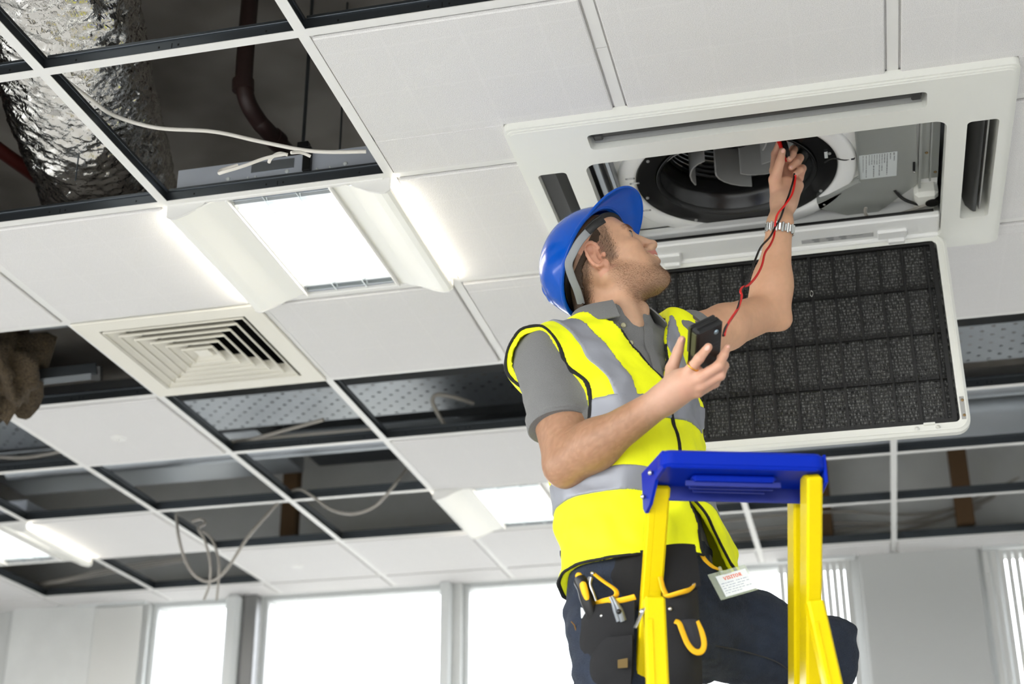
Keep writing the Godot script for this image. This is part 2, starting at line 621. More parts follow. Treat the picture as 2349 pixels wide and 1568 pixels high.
func suspended_ceiling() -> void:
	var ce := base("ceiling")
	ce.position = Vector3(0, H, 0)
	structure(ce, "white suspended tile ceiling with several tiles taken out", "ceiling")
	var rng := RandomNumberGenerator.new()
	rng.seed = 7
	var open := {}
	for o in OPEN + FITTED:
		open[Vector2i(o[0], o[1])] = true
	var rest := MB.new()
	var full := tile_mesh(-G / 2, G / 2, -G / 2, G / 2, MB.new()).done()
	for i in range(-7, 8):
		for j in range(-8, 8):
			if open.has(Vector2i(i, j)):
				continue
			var x0 := i * G
			var x1 := x0 + G
			var z1 := -j * G
			var z0 := z1 - G
			if j == 7:
				z0 = ZB
			var r := Rect2(x0, z0, x1 - x0, z1 - z0)
			var cut := r.intersects(AC)
			if cut:
				if AC.encloses(r):
					continue
				if i == 1 and j == 1:
					x1 = AC.position.x + 0.02
				elif j == 0:
					z0 = AC.end.y - 0.02
				elif j == 2:
					z1 = AC.position.y + 0.02
				elif i == 3:
					x0 = AC.end.x - 0.02
				else:
					continue
			var seen := j >= -1 and j <= 7 and i <= 4 and i >= -2 - maxi(0, j - 1)
			if not seen:
				rest.box(Vector3((x0 + x1) / 2, 0.008, (z0 + z1) / 2), Vector3(x1 - x0 - 0.02, 0.016, z1 - z0 - 0.02))
				continue
			var t: MeshInstance3D
			if cut or j == 7:
				# tiles beside the conditioner are cut to fit round it
				var cm := tile_mesh(x0, x1, z0, z1, MB.new())
				if i == 1 and j == 0:
					tile_mesh(x0, AC.position.x + 0.02, -G, z0 + 0.034, cm)
				elif i == 1 and j == 2:
					tile_mesh(x0, AC.position.x + 0.02, z1 - 0.034, -2 * G, cm)
				elif i == 3 and j == 0:
					tile_mesh(AC.end.x - 0.02, x1, -G, z0 + 0.034, cm)
				elif i == 3 and j == 2:
					tile_mesh(AC.end.x - 0.02, x1, z1 - 0.034, -2 * G, cm)
				t = put("ceiling_tile", cm, M.tile, ce)
			else:
				t = put("ceiling_tile", full, M.tile, ce)
				t.position = Vector3((x0 + x1) / 2, 0, (z0 + z1) / 2)
				t.rotation = Vector3(rng.randf_range(-0.002, 0.002), 0, rng.randf_range(-0.002, 0.002))
	put("ceiling_tile_field", rest, M.tile, ce).set_meta("kind", "stuff")
	# main tees run away from the camera, cross tees between them
	for i in range(-6, 9):
		var x := i * G
		var spans := [[ZB, ZF]]
		if i == 2:
			spans = [[ZB, AC.position.y], [AC.end.y, -0.199], [-0.197, ZF]]
		elif i == 3:
			spans = [[ZB, AC.position.y], [AC.end.y, ZF]]
		for s in spans:
			var f := MB.new()
			f.cell(Vector3(x - 0.012, 0, s[0]), Vector3(x + 0.012, 0.002, s[1]))
			var tee := put("main_tee", f, M.tee_white, ce)
			var w := MB.new()
			w.cell(Vector3(x - 0.0012, 0.002, s[0]), Vector3(x + 0.0012, 0.036, s[1]))
			w.cell(Vector3(x - 0.0055, 0.032, s[0]), Vector3(x + 0.0055, 0.042, s[1]), 0.001)
			put("web", w, M.tee_grey, tee)
	var fl := MB.new().box(Vector3.ZERO + Vector3(0, 0.001, 0), Vector3(G - 0.024, 0.002, 0.024)).done()
	var wm := MB.new()
	wm.box(Vector3(0, 0.019, 0), Vector3(G - 0.004, 0.034, 0.0024))
	wm.box(Vector3(0, 0.037, 0), Vector3(G - 0.02, 0.008, 0.01), Basis(), 0.001)
	var web := wm.done()
	var hm := MB.new()
	for hx in [-0.025, 0.005, 0.02, 0.22, -0.22]:
		var w2 := 0.0022 if hx == 0.005 else 0.004
		hm.box(Vector3(hx, 0.019, 0), Vector3(w2, 0.012 if hx == 0.005 else 0.005, 0.0034))
	var holes := hm.done()
	for j in range(-7, 8):
		for i in range(-7, 8):
			var x := (i + 0.5) * G
			var z := -j * G
			var p := Vector2(x, z)
			if AC.has_point(p):
				continue
			if (i == 1 or i == 3) and (j == 1 or j == 2):
				var a := i * G + 0.012 if i == 1 else AC.end.x
				var b := AC.position.x if i == 1 else (i + 1) * G - 0.012
				var q := put("cross_tee", MB.new().cell(Vector3(a, 0, z - 0.012), Vector3(b, 0.002, z + 0.012)), M.tee_white, ce)
				put("web", MB.new().cell(Vector3(a, 0.002, z - 0.0012), Vector3(b, 0.04, z + 0.0012)), M.tee_grey, q)
				continue
			var t := put("cross_tee", fl, M.tee_white, ce)
			t.position = Vector3(x, 0, z)
			put("web", web, M.tee_grey, t)
			if j >= -1 and j < 5 and i > -4 and i < 4:
				put("slot", holes, M.dark, t)
	# edge trim along the window wall
	put("edge_trim", MB.new().cell(Vector3(X0, -0.001, ZB), Vector3(X1, 0.02, ZB + 0.02)), M.tee_white, ce)


# ---------------------------------------------------------------- above the ceiling
func tray(x0: float, x1: float, z0: float, z1: float, y: float, label: String, lip := 0.05) -> void:
	var o := base("cable_tray")
	o.position = c((x0 + x1) / 2, y, (z0 + z1) / 2)
	tag(o, label, "cable tray", "perforated cable trays above the ceiling")
	var w := x1 - x0
	var d := z1 - z0
	var m := MB.new()
	var nx := int(w / 0.036)
	var nz := maxi(3, int(d / 0.036))
	var sx := w / nx
	var sz := d / nz
	for i in nx:
		for j in nz:
			var q := Vector3(-w / 2 + (i + 0.5) * sx, 0, -d / 2 + (j + 0.5) * sz)
			if (i + j) % 2 == 0:
				var inner := PackedVector3Array()
				var outer := PackedVector3Array()
				for k in 8:
					var an := TAU * k / 8.0
					inner.append(q + Vector3(cos(an) * 0.0085, 0, sin(an) * 0.0065))
					var mx := maxf(absf(cos(an)), absf(sin(an)))
					outer.append(q + Vector3(cos(an) / mx * sx / 2, 0, sin(an) / mx * sz / 2))
				for k in 8:
					var k2 := (k + 1) % 8
					m.quad(outer[k], outer[k2], inner[k2], inner[k])
			else:
				m.quad(q + Vector3(-sx, 0, -sz) / 2, q + Vector3(sx, 0, -sz) / 2, q + Vector3(sx, 0, sz) / 2, q + Vector3(-sx, 0, sz) / 2)
	put("perforated_plate", m, M.galvanised, o)
	for s in [-1.0, 1.0]:
		put("side_flange", MB.new().box(Vector3(0, lip / 2, s * d / 2), Vector3(w, lip, 0.002)).box(Vector3(0, lip, s * (d / 2 - 0.006)), Vector3(w, 0.002, 0.012)), M.galvanised, o)


func wire(called: String, pts: Array, r: float, m: Material, label: String, category: String, group := "", per := 8, sides := 8) -> Node3D:
	var p := PackedVector3Array(pts)
	var o := put(called, MB.new().tube(smooth(p, per), r, sides), m)
	tag(o, label, category, group)
	return o


func plenum() -> void:
	# foil duct, crinkled
	var path := smooth(PackedVector3Array([c(0.12, 0.5, 0.9), c(0.02, 0.42, 0.35), c(-0.07, 0.34, -0.08), c(-0.2, 0.3, -0.45), c(-0.32, 0.29, -0.8), c(-0.45, 0.33, -1.15), c(-0.62, 0.48, -1.7)]), 52)
	var nz := noise(9.0, 3, 4)
	var nr := noise(34.0, 2, 8)
	var sides := 132
	var pts := PackedVector3Array()
	for k in path.size():
		var d := (path[mini(k + 1, path.size() - 1)] - path[maxi(k - 1, 0)]).normalized()
		var sx := d.cross(Vector3.UP).normalized()
		var sy := sx.cross(d)
		for s in sides + 1:
			var an := TAU * (s % sides) / sides
			var q := path[k] + (sx * cos(an) + sy * sin(an)) * 0.19
			var al := k * 0.0105
			var r := 0.192 + nz.get_noise_3dv(q) * 0.010 - absf(nr.get_noise_3d(al * 1.25 + sin(an) * 0.03, cos(an) * 0.06, sin(an) * 0.06)) * 0.017 - absf(nr.get_noise_3d(al * 2.3 + 5.0, cos(an) * 0.13, sin(an) * 0.13)) * 0.005
			pts.append(path[k] + (sx * cos(an) + sy * sin(an)) * r)
	tag(put("foil_duct", MB.new().sheet(pts, sides + 1), M.foil), "wide crinkled silver foil duct curving through the open ceiling cells at upper left", "duct")
	# brown pipe dropping from the slab, with an elbow
	var pp := base("drain_pipe")
	tag(pp, "dark brown pipe with an elbow behind the open ceiling cell", "pipe")
	put("pipe", MB.new().tube(smooth(PackedVector3Array([c(0.13, SLAB, -0.72), c(0.13, 0.5, -0.72), c(0.135, 0.39, -0.73), c(0.15, 0.345, -0.79), c(0.17, 0.33, -0.88), c(0.22, 0.33, -1.4)]), 8), 0.024, 16), M.pipe_brown, pp)
	put("collar", MB.new().tube(PackedVector3Array([c(0.13, 0.43, -0.72), c(0.131, 0.4, -0.722)]), 0.03, 16), M.pipe_brown, pp)
	put("collar", MB.new().tube(PackedVector3Array([c(0.165, 0.331, -0.86), c(0.172, 0.33, -0.89)]), 0.03, 16), M.pipe_brown, pp)
	wire("pipe", [c(-0.9, 0.5, -0.2), c(-0.66, 0.36, -0.62), c(-0.5, 0.28, -1.0)], 0.022, M.pipe_red, "red brown pipe left of the foil duct", "pipe")
	for k in 3:
		var rx: float = [0.24, 0.33, -0.2][k]
		var rz: float = [-0.9, -0.95, -0.5][k]
		tag(put("hanger_rod", MB.new().tube(PackedVector3Array([c(rx, 0.04, rz), c(rx, SLAB, rz)]), [0.005, 0.003, 0.002][k], 6), M.tee_grey), ["thin grey hanger rod beside the brown pipe", "thinner hanger wire right of the grey rod", "fine hanger wire in front of the foil duct"][k], "hanger", "hanger rods and wires")
	# cables near the camera
	wire("cable", [Vector3(-0.05042, 3, -0.1675), Vector3(-0.0197, 2.983, -0.2273), Vector3(0.02364, 2.957, -0.2722), Vector3(0.1099, 2.941, -0.3224), Vector3(0.2316, 2.943, -0.3731), Vector3(0.333, 2.931, -0.425), Vector3(0.4525, 2.91, -0.4633), Vector3(0.5744, 2.909, -0.4925)], 0.0048, M.cable_white, "long white cable sagging across the open ceiling cell", "cable", "", 8, 10)
	# trays and services behind
	tray(-1.9, 2.9, -2.78, -2.45, 0.25, "long perforated tray running across the third row of the grid")
	tray(-2.1, -1.0, -2.05, -1.55, 0.42, "perforated tray in the open cell left of the square vent")
	tray(-3.2, -1.75, -2.85, -2.3, 0.3, "perforated tray at the left edge of the frame")
	tag(put("conduit", MB.new().tube(PackedVector3Array([c(-1.9, 0.22, -2.98), c(2.9, 0.22, -2.98)]), 0.035, 14), M.galvanised), "round steel conduit along the long perforated tray", "conduit")
	tag(put("trunking", MB.new().cell(c(0.05, 0.15, -3.14), c(1.5, 0.24, -3.03), 0.003), M.galvanised), "square grey trunking right of the hanging white cable", "trunking")
	tag(put("duct", MB.new().cell(c(-2.15, 0.3, -3.5), c(-0.75, 0.6, -2.95), 0.004), M.galvanised), "broad sheet metal duct over the dark cells at left", "duct")
	tag(put("duct", MB.new().tube(PackedVector3Array([c(1.2, 0.32, -3.45), c(3.4, 0.32, -3.45)]), 0.16, 28), M.galvanised), "round grey metal duct behind the hanging filter panel at right", "duct")
	tag(put("duct", MB.new().cell(c(-0.7, 0.34, -3.55), c(0.5, 0.5, -3.1), 0.004), M.tee_grey), "dark metal duct behind the middle open cells", "duct")
	for k in 6:
		var px: float = [-2.75, -2.45, -1.05, -2.9, 2.12, 1.5][k]
		var pz: float = [-3.4, -3.6, -4.1, -4.2, -4.25, -4.3][k]
		tag(put("timber_post", MB.new().cell(c(px - 0.04, 0.06, pz - 0.03), c(px + 0.04, SLAB, pz + 0.03), 0.003), M.wood), ["brown timber post over the left edge cells", "second brown timber post over the left edge cells", "brown timber post above the looped cables", "brown timber post over the last cell at left", "tall brown timber post at the far right", "brown timber post behind the ladder top"][k], "post", "timber posts above the ceiling")
	tag(put("insulation", wool_lump(), M.wool), "ragged lump of brown mineral wool at the left edge", "insulation")
	var br := base("bracket")
	tag(br, "grey hanging bracket in the open cell beside the square vent", "bracket")
	put("rail", MB.new().bar(Vector3(-0.9399, 2.892, -1.544), Vector3(-0.7129, 2.915, -1.588), 0.05, 0.035), M.tee_grey, br)
	put("stud", MB.new().bar(Vector3(-0.9151, 2.892, -1.55), Vector3(-0.9202, 2.844, -1.57), 0.012, 0.012), M.tee_grey, br)
	put("clip", MB.new().bar(Vector3(-0.7156, 2.928, -1.581), Vector3(-0.72, 2.886, -1.599), 0.03, 0.03), M.black, br)
	wire("conduit", [Vector3(-0.6775, 2.982, -2.521), Vector3(-0.3823, 3.007, -2.58), Vector3(-0.1041, 3.026, -2.638)], 0.02, M.cable_white, "white conduit lying across the fourth row of the grid", "conduit", "", 4)
	wire("cable", [Vector3(-0.6369, 2.945, -2.435), Vector3(-0.403, 2.958, -2.373), Vector3(-0.2046, 2.963, -2.305)], 0.007, M.cable_grey, "grey cable slanting up behind the white conduit", "cable")
	wire("cable", [Vector3(0.205, 2.965, -2.458), Vector3(0.182, 3.012, -2.432), Vector3(0.173, 3.044, -2.415), Vector3(0.1921, 3.063, -2.411), Vector3(0.2487, 3.055, -2.428), Vector3(0.3041, 3.052, -2.499)], 0.008, M.cable_grey, "short grey cable bent over the trunking", "cable")
	var loops := "cables hanging from the far open cells"
	wire("cable", [Vector3(-0.6075, 2.941, -3.006), Vector3(-0.5448, 2.935, -2.967), Vector3(-0.4784, 2.89, -2.947), Vector3(-0.3976, 2.83, -2.938), Vector3(-0.2979, 2.799, -2.92), Vector3(-0.2108, 2.827, -2.928), Vector3(-0.1365, 2.893, -2.915), Vector3(-0.1045, 2.994, -2.99)], 0.0062, M.cable_grey, "grey cable sagging in one loop below the middle open cells", "cable", loops)
	wire("cable", [Vector3(-0.6247, 2.867, -2.923), Vector3(-0.6904, 2.704, -2.813), Vector3(-0.7654, 2.573, -2.798), Vector3(-0.8277, 2.531, -2.802), Vector3(-0.8839, 2.547, -2.782), Vector3(-0.9413, 2.618, -2.792), Vector3(-0.9796, 2.719, -2.793), Vector3(-1.026, 2.828, -2.845)], 0.0062, M.cable_grey, "grey cable hanging in a deep loop at lower left", "cable", loops)
	wire("cable", [Vector3(-0.9669, 2.803, -2.87), Vector3(-0.9284, 2.811, -2.876), Vector3(-0.895, 2.78, -2.842), Vector3(-0.9008, 2.747, -2.799), Vector3(-0.8588, 2.689, -2.78), Vector3(-0.8257, 2.597, -2.773), Vector3(-0.8373, 2.519, -2.806), Vector3(-0.8629, 2.465, -2.824)], 0.0052, M.cable_grey, "coiled grey cable dropping left of its twin", "cable", loops)
	wire("cable", [Vector3(-0.9281, 2.766, -2.897), Vector3(-0.8542, 2.71, -2.827), Vector3(-0.8146, 2.634, -2.815), Vector3(-0.7976, 2.55, -2.801), Vector3(-0.815, 2.464, -2.836)], 0.0052, M.cable_grey, "grey cable dropping straight beside the coiled one", "cable", loops)
	wire("cable", [Vector3(-1.751, 3.076, -2.672), Vector3(-1.646, 3.075, -2.697), Vector3(-1.505, 3.096, -2.721)], 0.007, M.cable_grey, "grey cable crossing the left edge cell", "cable")
	var strung := [[Vector3(1.033, 3.036, -4.164), Vector3(1.524, 3.075, -4.263), Vector3(1.972, 3.065, -4.374), Vector3(2.413, 3.178, -4.462)], [Vector3(1.028, 2.986, -4.185), Vector3(1.519, 3.025, -4.284), Vector3(1.968, 3.031, -4.389), Vector3(2.411, 3.16, -4.47)], [Vector3(1.024, 2.953, -4.199), Vector3(1.516, 2.992, -4.299), Vector3(1.97, 3.051, -4.38), Vector3(2.419, 3.234, -4.438)], [Vector3(1.021, 2.924, -4.212), Vector3(1.513, 2.963, -4.311), Vector3(1.967, 3.02, -4.394), Vector3(2.416, 3.2, -4.452)], [Vector3(1.02, 2.913, -4.216), Vector3(1.511, 2.952, -4.316), Vector3(1.967, 3.022, -4.393), Vector3(2.417, 3.215, -4.446)]]
	for k in 5:
		wire("cable", strung[k], 0.006, M.cable_grey, ["topmost of the grey cables strung behind the ladder", "second grey cable from the top behind the ladder", "middle grey cable strung behind the ladder", "fourth grey cable from the top behind the ladder", "lowest grey cable strung behind the ladder"][k], "cable", "cables strung across the right hand cells")
	var over := [[Vector3(-2.685, 2.98, -4.235), Vector3(-2.317, 2.972, -4.158), Vector3(-1.958, 2.992, -4.066), Vector3(-1.572, 3.007, -4.038)], [Vector3(-2.686, 2.97, -4.239), Vector3(-2.318, 2.966, -4.16), Vector3(-1.959, 2.98, -4.071), Vector3(-1.573, 3, -4.042)], [Vector3(-2.687, 2.96, -4.244), Vector3(-2.318, 2.96, -4.163), Vector3(-1.96, 2.968, -4.076), Vector3(-1.574, 2.992, -4.045)]]
	for k in 3:
		wire("cable", over[k], 0.0035, M.cable_grey, ["upper grey cable over the last row at left", "middle grey cable over the last row at left", "lower grey cable over the last row at left"][k], "cable", "cables over the last row at left")


func wool_lump() -> MB:
	var pts := PackedVector3Array()
	var nz := noise(14.0, 3, 41)
	var ce: Vector3 = Vector3(-0.9815, 2.896, -1.476)
	var w := 28
	for j in 17:
		for i in w + 1:
			var th := PI * j / 16.0
			var an := TAU * (i % w) / w
			var u := Vector3(sin(th) * sin(an), cos(th), sin(th) * cos(an))
			var r := 1.0 + nz.get_noise_3d(u.x * 0.12, u.y * 0.12, u.z * 0.12) * 0.9
			pts.append(ce + u * Vector3(0.11, 0.13, 0.13) * r)
	return MB.new().sheet(pts, w + 1)


# ---------------------------------------------------------------- ceiling lights, vents
func luminaire(x0: float, z1: float, label: String, rows := 14) -> Node3D:
	var o := base("ceiling_light")
	o.position = c(x0 + G / 2, 0, z1 - G / 2)
	tag(o, label, "ceiling light", "recessed ceiling lights")
	var L := 0.575
	# steel tray above, with bolts
	var hs := MB.new()
	hs.box(Vector3(0, 0.105, 0), Vector3(0.56, 0.004, 0.56))
	for s in [-1.0, 1.0]:
		hs.box(Vector3(s * 0.28, 0.056, 0), Vector3(0.003, 0.1, 0.56))
		hs.box(Vector3(0, 0.056, s * 0.28), Vector3(0.56, 0.1, 0.003))
	put("housing", hs, M.housing, o)
	var xf := Transform3D(Basis(), Vector3(0, 0, -L / 2))
	for s in [-1.0, 1.0]:
		# wing: a curved white reflector that dips below the ceiling
		var pr := [Vector2(0.142, 0.004), Vector2(0.165, -0.002), Vector2(0.19, -0.009), Vector2(0.22, -0.02), Vector2(0.25, -0.031), Vector2(0.272, -0.037), Vector2(0.288, -0.037), Vector2(0.296, -0.031), Vector2(0.297, -0.024)]
		var poly := PackedVector2Array()
		for p in pr:
			poly.append(Vector2(p.x * s, p.y))
		for k in pr.size():
			var p: Vector2 = pr[pr.size() - 1 - k]
			poly.append(Vector2((p.x - 0.002) * s, p.y + 0.004))
		put("wing", MB.new().extrude(poly, xf, L), M.wing, o)
		# the lamp behind the wing shows as a bright slit along its outer edge
		put("lamp_strip", MB.new().box(Vector3(s * 0.2915, -0.013, 0), Vector3(0.004, 0.014, L - 0.05)), M.lamp_edge, o)
		var glow := AreaLight3D.new()
		glow.name = "strip_light"
		glow.area_size = Vector2(L - 0.04, 0.008)
		glow.light_energy = 0.035
		glow.light_color = Color(1, 0.97, 0.9)
		glow.shadow_enabled = true
		glow.area_range = 4.0
		o.add_child(glow, true)
		glow.position = Vector3(s * 0.2985, -0.026, 0)
		glow.basis = Basis(Vector3(0, 0, s), Vector3(-s * 0.5, 0.866, 0), Vector3(-s * 0.866, -0.5, 0))
		put("side_reflector", MB.new().box(Vector3(s * 0.1335, 0.025, 0), Vector3(0.002, 0.05, L - 0.01)), M.tee_white, o)
		for e in [-1.0, 1.0]:
			put("end_cap", MB.new().extrude(PackedVector2Array([Vector2(0.297 * s, 0.0), Vector2(0.297 * s, -0.033), Vector2(0.285 * s, -0.04), Vector2(0.27 * s, -0.039), Vector2(0.24 * s, -0.03), Vector2(0.2 * s, -0.01), Vector2(0.19 * s, 0.0)]), Transform3D(Basis(), Vector3(0, 0, e * L / 2 - 0.003)), 0.006), M.tee_white, o)
		put("frame_rail", MB.new().box(Vector3(s * 0.138, 0.004, 0), Vector3(0.008, 0.022, L), Basis(), 0.002), M.tee_white, o)
		put("frame_end", MB.new().box(Vector3(0, 0.003, s * (L / 2 + 0.001)), Vector3(0.56, 0.012, 0.012), Basis(), 0.002), M.tee_white, o)
	put("lamp_panel", MB.new().box(Vector3(0, 0.05, 0), Vector3(0.265, 0.004, L - 0.03)), M.lamp_panel, o)
	for k in 2:
		put("louvre_rail", MB.new().box(Vector3(-0.045 + 0.09 * k, 0.014, 0), Vector3(0.002, 0.03, L - 0.02)), M.louvre, o)
	for k in rows:
		put("louvre_blade", MB.new().box(Vector3(0, 0.016, -L / 2 + (k + 0.5) * L / rows), Vector3(0.265, 0.026, 0.0015)), M.louvre, o)
	for e in [-1.0, 1.0]:
		for k in 3:
			put("reflector", MB.new().box(Vector3(-0.09 + 0.09 * k, 0.016, e * (L / 2 - 0.028)), Vector3(0.086, 0.034, 0.003), Basis(Vector3.RIGHT, e * 0.9)), M.lamp_reflector, o)
	var a := AreaLight3D.new()
	a.name = "light"
	a.area_size = Vector2(0.26, 0.54)
	a.light_energy = LAMP_ENERGY
	a.light_color = Color(1, 0.97, 0.91)
	a.shadow_enabled = true
	a.area_range = 12.0
	o.add_child(a)
	a.position = Vector3(0, -0.002, 0)
	a.rotation.x = -PI / 2
	return o


const LAMP_ENERGY := 0.5


func lights_and_vents() -> void:
	var o := luminaire(0, -G, "nearest ceiling light, glaring white between two cream wings")
	# back of its housing, seen through the open cell in front of it
	for b in [-0.14, -0.085, -0.065, 0.02, 0.1, 0.135, 0.175]:
		var r := 0.006 if b in [-0.14, 0.02, 0.175] else 0.003
		put("bolt", MB.new().ball(Vector3(b, 0.058 if r < 0.005 else 0.062, 0.282), Vector3(r, r, 0.003)), M.label, o)  # pale colour stands in for the shine on the bolts
	put("nameplate", MB.new().box(Vector3(-0.02, 0.084, 0.2825), Vector3(0.115, 0.028, 0.002)), M.galvanised, o)
	put("terminal_block", MB.new().box(Vector3(0.075, 0.085, 0.285), Vector3(0.022, 0.07, 0.02), Basis(), 0.002).box(Vector3(0.06, 0.125, 0.28), Vector3(0.03, 0.03, 0.02), Basis(), 0.002), M.black, o)
	wire("cable", [Vector3(0.4631, 2.789, -0.2732), Vector3(0.423, 2.776, -0.2584), Vector3(0.3815, 2.75, -0.2379), Vector3(0.3417, 2.733, -0.2251), Vector3(0.3262, 2.735, -0.2315), Vector3(0.3255, 2.752, -0.2463), Vector3(0.3521, 2.772, -0.2661)], 0.004, M.cable_white, "white cable looping over the light housing from its black terminal block", "cable")
	wire("cable", [Vector3(0.4606, 2.798, -0.2912), Vector3(0.4418, 2.801, -0.2854), Vector3(0.42, 2.797, -0.2932), Vector3(0.4106, 2.793, -0.3039)], 0.004, M.cable_white, "short white cable bent behind the terminal block", "cable")
	wire("cable", [Vector3(0.4584, 2.818, -0.3152), Vector3(0.4729, 2.829, -0.336), Vector3(0.4901, 2.826, -0.3528)], 0.004, M.cable_white, "short white cable arched right of the terminal block", "cable")
	luminaire(0, -5 * G, "ceiling light behind the man's elbow, small and far off")
	luminaire(-4 * G, -5 * G, "ceiling light cut by the left edge, with a visible louvre grid")
	# square four-way vent
	var d := base("air_vent")
	d.position = c(-0.3, -0.002, -1.5)
	tag(d, "cream square ceiling vent of nested sloping vanes", "vent")
	var sq := func(s: float) -> PackedVector2Array: return PackedVector2Array([Vector2(s, s), Vector2(-s, s), Vector2(-s, -s), Vector2(s, -s)])
	var down := Transform3D(Basis(Vector3(1, 0, 0), Vector3(0, 0, 1), Vector3(0, -1, 0)), Vector3.ZERO)
	put("frame", MB.new().ring(sq.call(0.297), sq.call(0.236), down, 0.006, 0.002), M.diffuser_cream, d)
	for k in 6:
		var so := 0.228 - k * 0.035
		var si := so - 0.034
		var m := MB.new()
		var lv := [[so + 0.004, -0.004], [so, -0.004], [si, 0.026], [si - 0.002, 0.026], [so - 0.002, -0.002]]
		for q in 4:
			var a := Vector2(1, 1).rotated(q * PI / 2)
			var b := Vector2(1, 1).rotated((q + 1) * PI / 2)
			for l in [[1, 2], [3, 1]]:
				var lo: Array = lv[l[0]]
				var hi: Array = lv[l[1]]
				m.quad(Vector3(a.x * lo[0], lo[1], a.y * lo[0]), Vector3(b.x * lo[0], lo[1], b.y * lo[0]), Vector3(b.x * hi[0], hi[1], b.y * hi[0]), Vector3(a.x * hi[0], hi[1], a.y * hi[0]))
			# lower lip
			m.quad(Vector3(a.x * so, -0.009, a.y * so), Vector3(b.x * so, -0.009, b.y * so), Vector3(b.x * so, -0.003, b.y * so), Vector3(a.x * so, -0.003, a.y * so))
			m.quad(Vector3(b.x * (so - 0.003), -0.009, b.y * (so - 0.003)), Vector3(a.x * (so - 0.003), -0.009, a.y * (so - 0.003)), Vector3(a.x * (so - 0.003), -0.002, a.y * (so - 0.003)), Vector3(b.x * (so - 0.003), -0.002, b.y * (so - 0.003)))
			m.quad(Vector3(b.x * so, -0.009, b.y * so), Vector3(a.x * so, -0.009, a.y * so), Vector3(a.x * (so - 0.003), -0.009, a.y * (so - 0.003)), Vector3(b.x * (so - 0.003), -0.009, b.y * (so - 0.003)))
		put("vane", m, M.diffuser_cream, d)
	put("centre_plate", MB.new().box(Vector3(0, 0.0, 0), Vector3(0.046, 0.004, 0.046), Basis(), 0.001), M.diffuser_cream, d)
	var nk := MB.new()
	for s in [-1.0, 1.0]:
		nk.box(Vector3(s * 0.24, 0.1, 0), Vector3(0.004, 0.2, 0.484))
		nk.box(Vector3(0, 0.1, s * 0.24), Vector3(0.484, 0.2, 0.004))
	nk.box(Vector3(0, 0.2, 0), Vector3(0.484, 0.004, 0.484))
	put("neck", nk, M.black, d)
	# sprinkler rose on a tile
	for k in 2:
		var q := base("detector")
		q.position = c(-0.918, -0.009, -2.13) if k == 0 else c(-0.93, -0.009, -3.93)
		tag(q, ["small round white detector on the tile below the square vent", "tiny pale fitting on the far tile above the middle window"][k], "detector", "ceiling detectors")
		var up := Transform3D(Basis(), Vector3.ZERO)
		put("rose", MB.new().lathe(PackedVector2Array([Vector2(0, -0.004), Vector2(0.018, -0.0035), Vector2(0.026, -0.0015), Vector2(0.029, 0.003)]), up, 24), M.tee_white, q)
		if k == 0:
			put("tip", MB.new().lathe(PackedVector2Array([Vector2(0, -0.01), Vector2(0.006, -0.009), Vector2(0.008, -0.003)]), up, 16), M.tee_white, q)


# ---------------------------------------------------------------- air conditioner
func dashes(w: int, h: int, bg: Color, ink: Color, rows: Array, sd: int) -> ImageTexture:
	# rows: [y, height, x0, x1, longest dash]: small print too small to read
	var im := Image.create(w, h, false, Image.FORMAT_RGB8)
	im.fill(bg)
	var r := RandomNumberGenerator.new()
	r.seed = sd
	for q in rows:
		var x: float = q[2]
		while x < q[3]:
			var l := r.randf_range(q[4] * 0.35, q[4])
			im.fill_rect(Rect2i(int(x), int(q[0]), int(minf(l, q[3] - x)), int(q[1])), ink)
			x += l + r.randf_range(2, q[4] * 0.4 + 2)
	return ImageTexture.create_from_image(im)


func printed(called: String, tex: Texture2D, rough := 0.5) -> StandardMaterial3D:
	var m := mat(called, Color.WHITE, rough)
	m.albedo_texture = tex
	return m


func hole_ring(w: float, h: float, r: float, ce: Vector3, y0: float, y1: float, wall: float) -> MB:
	# tube of rounded-rectangle section, standing up from y0 to y1
	var xf := Transform3D(Basis(Vector3(1, 0, 0), Vector3(0, 0, -1), Vector3(0, 1, 0)), ce + Vector3(0, y0, 0))
	return MB.new().ring(rr(w + wall * 2, h + wall * 2, r + wall), rr(w, h, r), xf, y1 - y0)


